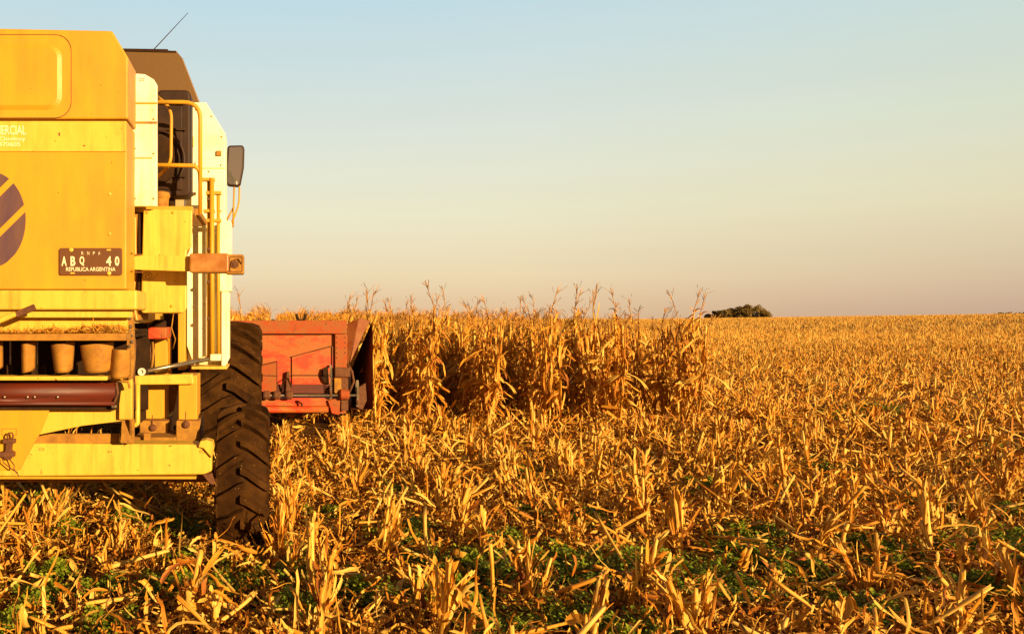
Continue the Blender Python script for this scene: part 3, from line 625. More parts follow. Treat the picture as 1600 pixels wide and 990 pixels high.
# cab ahead of the tank, steps and engine deck on the side nobody sees from behind
cab = MB().box(mir(-1.05), -1.05, 9.25, 10.7, 1.9, 3.35).build('cab', M['trim'], root, .04)
MB().box(mir(-1.04), -1.04, 9.45, 10.5, 2.3, 3.1).build('cab_window', M['window'], cab, .01)
MB().box(mir(-1.2), -1.2, 10.705, 10.72, 2.1, 3.2).build('windscreen', M['window'], cab, .01)
MB().box(mir(-.98), -.98, 9.2, 10.9, 3.352, 3.5).build('cab_roof', M['trim'], cab, .05)
MB().prism([(-2.3, .75), (-1.4, .75), (-1.4, 1.5), (-2.3, 1.5)], 9.75, 11.25, [(-2.3, .45), (-1.4, .45), (-1.4, 1.1), (-2.3, 1.1)]).build('feeder_house', M['trim'], root, .01)

# -- corn header (a part of the machine) and its own pieces
yh = 11.3
xR = PX(541, yh); xL = mir(xR)
hd = MB()
hd.box(xL, xR, yh, yh+.06, PZ(613, yh), PZ(521, yh))
header = hd.build('corn_header', M['red'], root, .004)
def hp(mb, nm, m, bevel=0, smooth=False): return mb.build(nm, m, header, bevel, smooth)
hp(MB().prism([(xL, PZ(521, yh)), (xR, PZ(521, yh)), (xR, PZ(500.5, yh)), (xL, PZ(500.5, yh))], yh-.09, yh+.06), 'top_beam', M['reddust'], .008)
for s_ in (0, 1):
    f_ = (lambda x: x) if s_ == 0 else mir
    hp(MB().box(f_(PX(523, yh)), f_(PX(542, yh)), yh-.07, yh+.05, PZ(615, yh), PZ(521.5, yh)), 'end_post', M['reddust'], .006)
hp(MB().prism(poly([(456, 557), (520, 541), (520, 600), (456, 600)], yh), yh-.03, yh), 'stiffener_plate', M['red'], .005)
hp(MB().prism(poly([(404, 572), (433, 565), (433, 612), (404, 612)], yh), yh-.045, yh), 'stiffener_plate', M['reddust'], .005)
hp(MB().prism(poly([(404, 534), (516, 521.5), (516, 525), (404, 558)], yh), yh-.012, yh), 'crease', M['red'], .003)
for a_, b_ in (((404, 571), (433, 564)), ((433, 564), (433, 612)), ((456, 557), (519, 540)), ((519, 540), (519, 600)), ((404, 558), (404, 520)), ((456, 586), (520, 586)), ((404, 586), (433, 587))):
    hp(MB().tube([P(*a_, yh-.047), P(*b_, yh-.047)], .006, 6), 'seam', M['maroon'])
hp(MB().box(xL, PX(521, yh), yh-.036, yh-.004, PZ(614, yh), PZ(600, yh)), 'lower_shade_band', M['redshade'], .004)  # dark red strip paints in the shadow along the header's lower edge
for q in range(9): hp(MB().lathe(P(526 + 13*(q % 2), 527+8*(q//2), yh-.07), (0, -1, 0), [(0, .009), (.006, .007)], 8), 'bolt', M['maroon'])
hp(MB().tube([P(440, 612, yh-.05), P(442, 596, yh-.12), P(450, 590, yh-.1), P(455, 604, yh-.08)], .012, 8), 'hose', M['dark'], 0, True)
hp(MB().prism(poly([(522, 590), (533, 590), (533, 612), (528, 616), (522, 612)], yh-.05), yh-.1, yh-.08), 'chain_tensioner', M['dusty'], .004)
hp(MB().tube([P(464, 626, yh-.06), P(471, 630, yh-.1), P(474, 645, yh-.1)], .014, 8), 'hose', M['dark'], 0, True)
hp(MB().prism(poly([(448, 580), (452, 580), (454, 616), (446, 616)], yh), yh-.09, yh), 'hook', M['rust'], .004)
zl = PZ(613, yh)
hp(MB().box(xL, PX(520, yh), yh-.03, yh+.12, PZ(634, yh), PZ(621, yh)), 'lower_beam', M['red'], .01)
hp(MB().tube([(xL, yh-.12, PZ(617, yh)), (PX(557, yh), yh-.12, PZ(616, yh))], .017, 10), 'drive_shaft', M['steel'], 0, True)
hp(MB().tube([(xL+.3, yh-.1, PZ(640, yh)), (PX(512, yh), yh-.1, PZ(638, yh))], .045, 12), 'torque_tube', M['red'], 0, True)
for a in (417, 433, 452): hp(MB().lathe(P(a, 617, yh-.12), (1, 0, 0), [(-.05, .05), (-.03, .062), (.03, .062), (.05, .04)], 12), 'bearing', M['rust'])
def chain(cx, cy, ry, x):
    mb = MB(); n = 44; Yc = yh-.13
    cz = PZ(cy, Yc); rz = ry*Yc/F; ry2 = .09
    for k in range(n):
        a = 2*math.pi*k/n; c = Vector((PX(x, Yc), Yc+.07-math.cos(a)*ry2, cz+math.sin(a)*rz))
        d = .010
        mb.box(c.x-.016, c.x+.016, c.y-d, c.y+d, c.z-.007, c.z+.007)
    o = hp(mb, 'drive_chain', M['steel']); 
    hp(MB().lathe((PX(x, Yc), Yc+.07, cz-rz+.09), (1, 0, 0), [(-.01, .09), (.01, .09)], 20), 'sprocket', M['rust'])
chain(0, 597, 26, 517); chain(0, 615, 20, 559)
hp(MB().lathe(P(508, 583, yh-.08), (1, 0, 0), [(-.03, .05), (.03, .05)], 14), 'idler', M['dark'])
hp(MB().prism(poly([(503, 576), (512, 572), (514, 600), (506, 597), (502, 588)], yh-.05), yh-.09, yh-.03), 'tensioner', M['dark'], .004)
hp(MB().box(PX(522, yh), PX(546, yh), yh-.13, yh+.02, PZ(588, yh), PZ(573, yh)), 'gearbox', M['rust'], .012)
hp(MB().lathe(P(538, 616, yh-.12), (1, 0, 0), [(-.07, .05), (-.05, .075), (.05, .075), (.07, .05)], 14), 'gearbox_hub', M['reddust'])
hp(MB().box(PX(532, yh), PX(543, yh), yh-.1, yh+.02, PZ(640, yh), PZ(590, yh)), 'bracket', M['rust'], .006)
hp(MB().prism(poly([(512, 625), (532, 620), (530, 648), (518, 645)], yh-.05), yh-.08, yh+.02), 'skid_bracket', M['reddust'], .006)
hp(MB().tube([P(543, 568, yh-.06), P(550, 580, yh-.1), P(553, 596, yh-.08), P(546, 612, yh-.1)], .018, 8), 'hose', M['rust'], 0, True)
hp(MB().prism(poly([(561, 604), (571, 598), (573, 625), (566, 640), (558, 636)], yh-.04), yh-.06, yh+.04), 'chain_guard', M['rust'], .006)
hp(MB().tube(bend([P(463, 490, yh), P(465, 500, yh), P(476, 501, yh), P(477.5, 490, yh)]), .020, 8), 'u_bracket', M['dark'], 0, True)
# end divider: tall folded sheet that runs forward into a snout
def divider(f_):
    Y1 = yh; Y2 = yh+.9
    A = lambda a, b, Y: (f_(PX(a, Y)), Y, PZ(b, Y))
    v = [A(543, 505, Y1-.02), A(561, 497, Y1-.10), A(578, 501, Y1-.05), A(583, 520, Y1+.02), A(583, 640, Y1+.02), A(560, 640, Y1+.05), A(543, 585, Y1), A(560, 535, Y1-.14)]
    # folded sheet on the inside, partial shade painted in as darker red, dark side sheet
    fold = MB().add([v[0], v[1], v[2], A(546, 570, Y1-.06), A(543, 575, Y1-.02)], [(0, 1, 2, 3, 4)])
    o = hp(fold, 'divider_fold', M['reddark']); sm = o.modifiers.new('s', 'SOLIDIFY'); sm.thickness = .012
    sheet = MB()
    # side box running forward: outer skin
    xs0, xs1 = f_(PX(549, Y1)), f_(PX(583, Y1+.02))
    sec = [(A(549, 640, Y1)[2], xs0), (A(549, 575, Y1)[2], xs0), (A(576, 503, Y1)[2], xs1-(.02 if xs1 > xs0 else -.02)), (A(583, 520, Y1)[2], xs1), (A(583, 640, Y1)[2], xs1)]
    ring_ = []
    for (yy, k, dz) in ((Y1+.03, 1, 0), (Y1+.8, .8, -.12), (Y1+1.5, .35, -.35), (Y1+2.1, .08, -.5)):
        cx = (xs0+xs1)/2; zb = sec[0][0]
        ring_.append([(cx+(x-cx)*max(k, .15), yy, zb + (z-zb)*k + (0 if k == 1 else -.05)) for z, x in sec])
    vs = [p for r_ in ring_ for p in r_]; n = 5; fs = []
    for i in range(3):
        for k in range(n): fs.append((i*n+k, i*n+(k+1) % n, (i+1)*n+(k+1) % n, (i+1)*n+k))
    fs += [tuple(range(15, 20))]
    hp(MB().add(vs, fs), 'end_divider', M['reddark'])
divider(lambda x: x); divider(mir)
for k in range(1, 8):
    cx = xL + (xR-xL)*k/8
    vs = []
    for (yy, w, hh, zb) in ((yh+.5, .16, .35, .45), (yh+1.1, .14, .28, .35), (yh+1.7, .07, .12, .2), (yh+2.0, .01, .02, .12)):
        vs += [(cx-w, yy, zb), (cx-w*.6, yy, zb+hh), (cx+w*.6, yy, zb+hh), (cx+w, yy, zb)]
    fs = [(i*4+j, i*4+(j+1) % 4, (i+1)*4+(j+1) % 4, (i+1)*4+j) for i in range(3) for j in range(4)] + [(0, 1, 2, 3), (12, 13, 14, 15)]
    hp(MB().add(vs, fs), 'row_snout', M['red'])
hp(MB().box(xL, xR, yh+.06, yh+.55, .42, .6), 'auger_trough', M['reddust'], .01)

# ------------------------------------------------------------------ plant geometry (numpy)
class Geo:
    def __init__(s): s.v = []; s.q = []; s.uv = []; s.t = []; s.n = 0
    def add(s, v, q, uv, t):        # v (n,3), q (m,4), uv (n,2), t (n,)
        s.v.append(v); s.q.append(q + s.n); s.uv.append(uv); s.t.append(t); s.n += len(v)
    def pack(s): return [np.concatenate(a) for a in (s.v, s.q, s.uv, s.t)]
    def mesh(s, name, m, smooth=True):
        v, q, uv, t = s.pack()
        me = bpy.data.meshes.new(name); me.vertices.add(len(v)); me.vertices.foreach_set('co', v.astype(np.float32).ravel())
        me.loops.add(q.size); me.loops.foreach_set('vertex_index', q.astype(np.int32).ravel())
        me.polygons.add(len(q)); me.polygons.foreach_set('loop_start', np.arange(0, q.size, 4, dtype=np.int32))
        me.update(calc_edges=True)
        if smooth: me.polygons.foreach_set('use_smooth', np.ones(len(q), bool))
        ul = me.uv_layers.new(name='UVMap'); ul.data.foreach_set('uv', uv[q.ravel()].astype(np.float32).ravel())
        at = me.attributes.new('tint', 'FLOAT', 'POINT'); at.data.foreach_set('value', t.astype(np.float32))
        me.materials.append(m); me.validate(); return me
    def build(s, name, m, smooth=True):
        o = bpy.data.objects.new(name, s.mesh(name, m, smooth)); COL.objects.link(o); return o

def ribbons(g, base, az, pitch, Ln, Wd, curl, azc, roll, twist, tint, K=4, cup=.25, across=3, prof='leaf', floor=None, rag=0, wob=0, jag=0):
    n = len(base); t = np.linspace(0, 1, K+1)
    B = lambda a: np.broadcast_to(np.asarray(a, float), (n,))[:, None]
    pt = B(pitch) + B(curl)*t; aa = B(az) + B(azc)*t
    if wob:
        pt = pt + np.cumsum(rng.normal(0, wob, pt.shape), 1); aa = aa + np.cumsum(rng.normal(0, wob, pt.shape), 1)
    d = np.stack([np.cos(pt)*np.cos(aa), np.cos(pt)*np.sin(aa), np.sin(pt)], -1)
    step = d * (B(Ln)/K)[..., None]; pos = np.concatenate([np.zeros((n, 1, 3)), np.cumsum(step[:, :-1], 1)], 1) + base[:, None]
    sd_ = np.stack([-np.sin(aa), np.cos(aa), 0*aa], -1); nr = np.cross(d, sd_)
    rl = B(roll) + B(twist)*t; c, s_ = np.cos(rl)[..., None], np.sin(rl)[..., None]
    side = c*sd_ + s_*nr; nm = -s_*sd_ + c*nr
    if prof == 'leaf': w = np.clip(np.minimum(.55+1.6*t, 1.0) * (1 - np.maximum(0, t-.45)**1.4*2.0), .06, 1)
    elif prof == 'husk': w = np.clip(np.sin(np.pi*(.12+.85*t))**.7, .05, 1)
    elif prof == 'torn': w = np.minimum(.7+1.2*t, 1.0)*np.where(t > .99, .75, 1)
    else: w = np.ones_like(t)*1.0
    ww = B(Wd)*w
    if rag: ww = ww*(1+rng.uniform(-rag, rag, ww.shape))
    ww = ww[..., None]/2
    if floor is not None:
        low = pos[..., 2] < floor[:, None]; pos[..., 2] = np.where(low, floor[:, None]+rng.uniform(0, .01, pos[..., 2].shape), pos[..., 2])
    if across == 3:
        V = np.stack([pos - side*ww, pos - nm*ww*cup*2*(.5), pos + side*ww], 2)
        U = np.array([0, .5, 1.])
    else:
        V = np.stack([pos - side*ww, pos + side*ww], 2); U = np.array([0, 1.])
    if jag:
        V = V.copy(); V[:, -1] += d[:, -1][:, None]*(rng.uniform(-jag, jag, (n, across))*B(Ln)*.6)[..., None]
    A = across
    base_i = (np.arange(n)*(K+1)*A)[:, None, None]
    kk = np.arange(K)[None, :, None]; jj = np.arange(A-1)[None, None, :]
    i0 = base_i + kk*A + jj
    q = np.stack([i0, i0+1, i0+A+1, i0+A], -1).reshape(-1, 4)
    off = rng.uniform(0, 50, n)
    uv = np.stack([np.broadcast_to(U[None, None], (n, K+1, A)) + off[:, None, None], np.broadcast_to((B(Ln)*t*6)[..., None], (n, K+1, A)) + off[:, None, None]*3], -1)
    tt = np.broadcast_to(B(tint)[..., None], (n, K+1, A))
    g.add(V.reshape(-1, 3), q, uv.reshape(-1, 2), tt.reshape(-1))

def stems(g, p0, p1, r0, r1, tint, sides=6, K=1, jag=0, bow=0, node=0):
    n = len(p0); t = np.linspace(0, 1, K+1)
    d = p1 - p0; Ln = np.linalg.norm(d, axis=1); dn = d/Ln[:, None]
    ref = np.where((np.abs(dn[:, 2]) > .8)[:, None], np.array([[1., 0, 0]]), np.array([[0, 0, 1.]]))
    a = np.cross(dn, ref); a /= np.linalg.norm(a, axis=1)[:, None]; b = np.cross(dn, a)
    th = np.linspace(0, 2*np.pi, sides, endpoint=False)
    pos = p0[:, None] + d[:, None]*t[None, :, None]
    if bow: pos = pos + (a*rng.uniform(-bow, bow, n)[:, None])[:, None]*np.sin(np.pi*t)[None, :, None]
    rr = (np.broadcast_to(r0, n)[:, None]*(1-t) + np.broadcast_to(r1, n)[:, None]*t)
    if node: rr = rr*(1+node*(np.arange(K+1) % 2))
    off = (a[:, None, None]*np.cos(th)[None, None, :, None] + b[:, None, None]*np.sin(th)[None, None, :, None])*rr[:, :, None, None]
    V = pos[:, :, None] + off
    if jag: V[:, -1] += dn[:, None]*rng.uniform(-jag, jag, (n, sides))[..., None]
    top = V[:, -1].mean(1, keepdims=True) - dn[:, None]*jag*.5
    vv = V.reshape(n, -1, 3); m = (K+1)*sides
    vv = np.concatenate([vv, top], 1)
    bi = (np.arange(n)*(m+1))[:, None, None]; kk = np.arange(K)[None, :, None]; jj = np.arange(sides)[None, None, :]
    j2 = (jj+1) % sides
    q = np.stack([bi+kk*sides+jj, bi+kk*sides+j2, bi+(kk+1)*sides+j2, bi+(kk+1)*sides+jj], -1).reshape(-1, 4)
    # cap as quads (pairs of sides)
    jc = np.arange(0, sides, 2)[None, :]; b2 = (np.arange(n)*(m+1))[:, None]
    qc = np.stack([b2+K*sides+jc, b2+K*sides+(jc+1) % sides, b2+K*sides+(jc+2) % sides, b2+m+0*jc], -1).reshape(-1, 4)
    uu = np.broadcast_to((np.arange(sides)/sides)[None, None], (n, K+1, sides)); vvv = np.broadcast_to((Ln[:, None]*t*5)[..., None], (n, K+1, sides))
    of = rng.uniform(0, 50, n)
    uv = np.stack([uu+of[:, None, None], vvv+of[:, None, None]], -1).reshape(n, -1, 2)
    uv = np.concatenate([uv, uv[:, -1:]], 1).reshape(-1, 2)
    g.add(vv.reshape(-1, 3), np.concatenate([q, qc]), uv, np.repeat(np.broadcast_to(tint, n), m+1))

def inst(g, packed, x, y, z, rot, sc_, dt, tx=None, ty=None):
    v, q, uv, t = packed; n = len(x)
    c, s_ = np.cos(rot)[:, None], np.sin(rot)[:, None]
    vx, vy, vz = v[:, 0][None]*sc_[:, None], v[:, 1][None]*sc_[:, None], v[:, 2][None]*sc_[:, None]
    X = c*vx - s_*vy; Yv = s_*vx + c*vy; Zv = vz
    if tx is not None: X = X + vz*tx[:, None]; Yv = Yv + vz*ty[:, None]
    V = np.stack([X+x[:, None], Yv+y[:, None], Zv+z[:, None]], -1).reshape(-1, 3)
    Q = (q[None] + (np.arange(n)*len(v))[:, None, None]).reshape(-1, 4)
    g.add(V, Q, np.tile(uv, (n, 1)) + np.repeat(rng.uniform(0, 30, n), len(v))[:, None], np.tile(t, n) + np.repeat(dt, len(v)))
U = rng.uniform

# ------------------------------------------------------------------ stubble variants
# kinds: what a viewer tells apart
KINDS = [('short', .14, .24, 'short snapped stub of dry maize stalk'),
         ('medium', .26, .36, 'knee high cut maize stalk wrapped in split dry leaves'),
         ('tall', .40, .55, 'tall jagged cut maize stalk standing above its neighbours'),
         ('leaning', .30, .44, 'leaning broken maize stalk with torn dry leaves'),
         ('shaggy', .28, .42, 'shaggy maize stub smothered in wide ragged leaves')]
def make_stub(kind, hmin, hmax, lod=0):
    gs, gl = Geo(), Geo(); h = U(hmin, hmax); lean = U(.25, .6) if kind == 'leaning' else abs(rng.normal(0, .2)); la = U(0, 6.28)
    K = 6 if lod == 0 else 2; ac = 3 if lod == 0 else 2
    def one(foot, h, lean, la, nl, n2, r=1.0):
        top = foot + np.array([math.cos(la)*lean*h, math.sin(la)*lean*h, h]); f0 = foot - np.array([0, 0, .03])
        stems(gs, f0[None], top[None], U(.012, .016)*r, U(.010, .014)*r, U(.5, .9), 8 if lod == 0 else 4, K, jag=.016, node=.12)
        f = U(0, .75, nl)**1.2; b = foot + (top-foot)[None]*f[:, None] + U(-.014, .014, (nl, 3))
        ribbons(gl, b, la+U(-1.2, 1.2, nl) if lean > .2 else U(0, 6.28, nl), math.pi/2-lean*.9+U(-.32, .1, nl), np.minimum(h*U(.3, .95, nl), (1.12-f)*h+.03), U(.008, .028, nl), U(-.5, .2, nl), U(-.3, .3, nl), U(0, 6.28, nl), U(-.8, .8, nl), U(.3, 1.0, nl), K=6 if lod == 0 else 2, cup=.45, across=ac, rag=.35, prof='torn', wob=.12, jag=.14)
        f = U(.25, 1, n2); b = foot + (top-foot)[None]*f[:, None]
        ribbons(gl, b, U(0, 6.28, n2), U(-1.2, .9, n2), U(.06, .24, n2), U(.010, .034, n2), U(-1.5, -.3, n2), U(-.5, .5, n2), U(-.6, .6, n2), U(-1.5, 1.5, n2), U(.0, .8, n2), K=6 if lod == 0 else 2, cup=.4, across=ac, rag=.3, prof='torn', wob=.25, jag=.14)
    nl = {'short': 8, 'medium': 12, 'tall': 10, 'leaning': 11, 'shaggy': 24}[kind]; n2 = {'short': 3, 'medium': 5, 'tall': 4, 'leaning': 5, 'shaggy': 9}[kind]
    if lod: nl = nl//2+1; n2 = n2//2+1
    one(np.zeros(3), h, lean, la, nl, n2)
    if U() < .7: one(np.array([U(-.05, .05), U(-.05, .05), 0]), h*U(.45, .9), U(.05, .45), U(0, 6.28), nl//2+1, n2//2+1, .85)
    return gs, gl
stub_var = []      # (kind index, stalk mesh, leaves mesh)
for ki, (k, a, b, lab) in enumerate(KINDS):
    for r_ in range(5):
        gs, gl = make_stub(k, a, b); stub_var.append((ki, gs.mesh('corn_stubble', M['stalk']), gl.mesh('dry_leaves', M['straw'])))
lod_var = []
for ki, (k, a, b, lab) in enumerate(KINDS):
    for r_ in range(4):
        gs, gl = make_stub(k, a, b, 1); g2 = Geo()
        for gg in (gs, gl): v, q, uv, t = gg.pack(); g2.add(v, q, uv, t)
        lod_var.append(g2.pack())

# weed patches in the foreground, given by centre (m) and radius
patches = []
for (px, py, r_) in ((625, 842, .28), (770, 885, .34), (870, 900, .42), (1040, 890, .36), (1150, 880, .30), (1235, 905, .22), (1100, 925, .3), (940, 985, .25), (780, 985, .25),
                     (80, 905, .18), (60, 935, .18), (150, 930, .14), (285, 830, .26), (265, 925, .2), (290, 880, .15), (470, 960, .2), (560, 930, .2), (700, 930, .28), (1540, 870, .28), (1350, 960, .22), (1500, 930, .22), (1400, 900, .15), (1580, 850, .3), (360, 930, .18),
                     (30, 800, .12), (120, 840, .14), (200, 820, .13), (20, 985, .18), (180, 980, .18), (400, 880, .2), (440, 900, .2), (350, 890, .13), (920, 822, .2), (1130, 775, .22), (1240, 775, .2), (1360, 870, .2), (1030, 715, .3), (830, 755, .25), (1180, 850, .25), (1440, 800, .2), (620, 770, .2), (1290, 740, .35), (1540, 700, .6), (1390, 650, .9), (1330, 655, .8)):
    Y = EYE*F/(py-CY); patches.append((PX(px, Y), Y, r_*1.2))
for _ in range(26): patches.append((U(-3, 9), U(3.6, 12), U(.12, .25)))
PA = np.array(patches)
def in_patch(x, y, k=.9):
    d = np.hypot(x[:, None]-PA[:, 0], y[:, None]-PA[:, 1])/PA[:, 2]
    return (d.min(1) < k)
def in_corn(x, y): return (x < 7.1) & (y > 12.1)
def blocked(x, y):
    b = np.zeros(len(x), bool)
    for (a0, a1, b0, b1) in ((-.44, .04, 5.90, 6.75), (-.85, -.03, 8.9, 10.1), (mir(.06), mir(-.44), 5.78, 6.75), (mir(-.03), mir(-.85), 8.9, 10.1), (xL, xR+.1, 11.1, 13.3)):
        b |= (x > a0) & (x < a1) & (y > b0) & (y < b1)
    return b
def lump(x, y): return .5+.5*np.sin(x*1.7+2.1*np.sin(y*.9))*np.sin(y*1.3+1.7*np.sin(x*.8))
# rows run away from the viewer, as the machine drives
xs, ys = [], []
for X_ in np.arange(-9.4, 60, .74):
    yy = np.arange(4.35, 46, .20); yy = yy + U(-.08, .08, len(yy)); xx = X_ + U(-.12, .12, len(yy)) + .12*np.sin(yy*.5+X_)
    keep = U(0, 1, len(yy)) < .86
    xs.append(xx[keep]); ys.append(yy[keep])
xs = np.concatenate(xs); ys = np.concatenate(ys)
lim = (xs < 1.02*ys + 3.5) & (xs > -.40*ys - 2.0) & ~in_corn(xs, ys) & ~blocked(xs, ys)
lim &= U(0, 1, len(xs)) < .5+.6*lump(xs, ys)
lim &= ~(in_patch(xs, ys, .9) & (U(0, 1, len(xs)) < .8))
xs, ys = xs[lim], ys[lim]
xs = np.concatenate([xs, [-.27, -.10, .05, -.50, -.62, .12]]); ys = np.concatenate([ys, [5.60, 5.52, 5.72, 5.62, 5.35, 5.5]])
under = (xs < .02) & (xs > -3.7) & (ys > 4.7)
k_ = ~(under & (U(0, 1, len(xs)) < .5)); k_[-6:] = True; xs, ys, under = xs[k_], ys[k_], under[k_]
px_ = CX + F*xs/ys; py_ = CY + F*EYE/ys
seen = (px_ > -15) & (px_ < 1615) & (py_ < 1035) & ~(under & (ys > 6.2))
order = np.argsort(np.where(seen, ys, 999))
near = order[:300]; rest = order[300:]
def zone(px, y, x):
    if x < .35 and y > 4.7: return 'beside the rear wheel' if x > -.9 else 'under the rear axle beam'
    if px < 420: return 'left of the wheel in the foreground'
    if px < 800: return 'in front of the red header'
    if px < 1200: return 'in the middle foreground'
    return 'in the right foreground'
for i in near:
    x, y = xs[i], ys[i]; cand = [v for v in stub_var]
    if under[i]: cand = [v for v in stub_var if v[0] in (0, 3)]
    ki, sm_, lm_ = cand[int(U(0, len(cand)))]
    o = bpy.data.objects.new('corn_stubble', sm_); COL.objects.link(o)
    s_ = U(.9, 1.15) * (.62 if under[i] else 1)
    o.location = (x, y, float(gz(x, y))); o.rotation_euler = (U(-.12, .12), U(-.12, .12), U(0, 6.28)); o.scale = (s_, s_, s_)
    c = bpy.data.objects.new('dry_leaves', lm_); COL.objects.link(c); c.parent = o
    lab = KINDS[ki][3] + ' ' + zone(px_[i], y, x)
    w_ = lab.split()
    tag(o, ' '.join(w_[:16]), 'maize stubble', lab)
g = Geo()
vi = rng.integers(0, len(lod_var), len(rest))
for k in range(len(lod_var)):
    m_ = rest[vi == k]
    if len(m_): inst(g, lod_var[k], xs[m_], ys[m_], gz(xs[m_], ys[m_]), U(0, 6.28, len(m_)), U(.85, 1.2, len(m_))*np.where(under[m_], .75, 1), U(-.12, .18, len(m_)), U(-.15, .15, len(m_)), U(-.15, .15, len(m_)))
print(sorted({o['label'] for o in bpy.data.objects if o.get('category') == 'maize stubble'}, key=lambda q: -len(q.split()))[:4])
# far stubble: thin upright blades to the crest of the field
def wedge(n, d0, d1, p=1.0, a0=-.30, a1=.86):
    u = U(0, 1, n); d = (d0**p + u*(d1**p-d0**p))**(1/p); a = U(a0, a1, n)
    return d*np.sin(a), d*np.cos(a), d
for (n, d0, d1, w0, K) in ((60000, 38, 90, .030, 2), (190000, 75, 285, .075, 1)):
    x, y, d = wedge(n, d0, d1, 1.3); k = ~(in_corn(x, y) | ((y < 46) & (x < 60) & (y < 45))); x, y, d = x[k], y[k], d[k]; n = len(x)
    b = np.stack([x, y, gz(x, y)-.02], 1)
    ribbons(g, b, U(0, 6.28, n), U(.9, 1.57, n), U(.16, .46, n), w0*U(.6, 1.6, n), U(-.9, .1, n), 0, U(0, 6.28, n), 0, U(.4, 1.05, n), K=K, across=2)
tag(g.build('stubble_field', M['straw']), kind='stuff')

# ------------------------------------------------------------------ residue: leaves, husks, broken stalks
g = Geo()
def scatter(n, d0, d1, p=2.0):
    x, y, d = wedge(int(n*1.3), d0, d1, p, -.75, 1.20); k = ~blocked(x, y); k &= ~(in_corn(x, y) & (y > 14)); k &= ~((x < xR) & (y > 11.0) & (x > xL) & (y < 13.5))
    return x[k], y[k], d[k]
# mats of leaf pieces close by
x, y, d = scatter(74000, 3.2, 13); k = (U(0, 1, len(x)) < .4+.7*lump(x, y)) & ~(in_patch(x, y, .95) & (U(0, 1, len(x)) < .965)); x, y = x[k], y[k]; n = len(x); gr = gz(x, y)
un = (x < .0) & (y > 5.0)
hgt = rng.exponential(.05, n); pitch = np.abs(rng.normal(0, .6, n))
b = np.stack([x, y, gr + np.minimum(hgt, .24)*np.where(un, .5, 1)], 1)
ribbons(g, b, U(0, 6.28, n), pitch, U(.03, .16, n), U(.004, .024, n), rng.normal(-.2, .6, n), U(-.6, .6, n), rng.normal(0, .9, n), rng.normal(0, .9, n), U(.08, 1.0, n), K=3, cup=.4, floor=gr+.003, rag=.35, prof='torn', wob=.3, jag=.2)
# straw heaped against the foot of the rear tyre
n = 420; x = U(-.5, .12, n); y = 5.78 + rng.normal(0, .10, n); y = np.minimum(y, 5.93); gr = gz(x, y); b = np.stack([x, y, gr+rng.exponential(.05, n)], 1)
ribbons(g, b, U(0, 6.28, n), np.abs(rng.normal(.2, .5, n)), U(.05, .22, n), U(.008, .034, n), rng.normal(-.2, .6, n), U(-.6, .6, n), rng.normal(0, .9, n), rng.normal(0, .9, n), U(.3, 1.0, n), K=4, cup=.4, floor=gr+.003, rag=.3, prof='torn', wob=.2, jag=.2)
# fine chaff
x, y, d = scatter(60000, 3.2, 10); n = len(x); gr = gz(x, y); b = np.stack([x, y, gr+rng.exponential(.035, n)], 1)
ribbons(g, b, U(0, 6.28, n), rng.normal(.2, .6, n), U(.01, .06, n), U(.002, .009, n), rng.normal(0, .8, n), 0, rng.normal(0, 1, n), 0, U(.1, 1, n), K=1, across=2, floor=gr+.003, prof='flat')
# wide husks
x, y, d = scatter(4300, 3.2, 16); k = ~(in_patch(x, y, .95) & (U(0, 1, len(x)) < .6)); x, y = x[k], y[k]; n = len(x); gr = gz(x, y); b = np.stack([x, y, gr+rng.exponential(.05, n)], 1)
ribbons(g, b, U(0, 6.28, n), rng.normal(.35, .5, n), U(.07, .20, n), U(.026, .058, n), rng.normal(-.3, .6, n), U(-.5, .5, n), rng.normal(0, .9, n), rng.normal(0, .6, n), U(.4, .95, n), K=6, cup=.7, prof='husk', floor=gr+.004, rag=.3, wob=.25)
# long strips torn from the stalks
x, y, d = scatter(12000, 3.2, 18); k = ~(in_patch(x, y, .9) & (U(0, 1, len(x)) < .75)); x, y = x[k], y[k]; n = len(x); gr = gz(x, y); b = np.stack([x, y, gr+rng.exponential(.06, n)], 1)
ribbons(g, b, U(0, 6.28, n), np.abs(rng.normal(.35, .5, n)), U(.16, .42, n), U(.006, .022, n), rng.normal(-.35, .5, n), U(-.4, .4, n), rng.normal(0, .8, n), rng.normal(0, .9, n), U(.3, .95, n), K=7, cup=.5, floor=gr+.004, rag=.35, prof='torn', wob=.2, jag=.12)
# broken stalks lying and propped
x, y, d = scatter(8500, 3.2, 32); k = ~(in_patch(x, y, .9) & (U(0, 1, len(x)) < .6)); x, y = x[k], y[k]; n = len(x); gr = gz(x, y); a = U(0, 6.28, n); pt = np.abs(rng.normal(.15, .42, n)); Ln = U(.10, .6, n)
p0 = np.stack([x, y, gr+U(.015, .12, n)], 1); p1 = p0 + np.stack([np.cos(pt)*np.cos(a), np.cos(pt)*np.sin(a), np.sin(pt)], 1)*Ln[:, None]
k = ~((p1[:, 0] < .1) & (p1[:, 0] > -.5) & (p1[:, 1] > 5.7) & (p1[:, 1] < 6.8))
p0, p1 = p0[k], p1[k]; n = len(p0)
stems(g, p0, p1, U(.008, .015, n), U(.007, .013, n), U(.4, .95, n), 6, 4, jag=.018, bow=.02, node=.12)
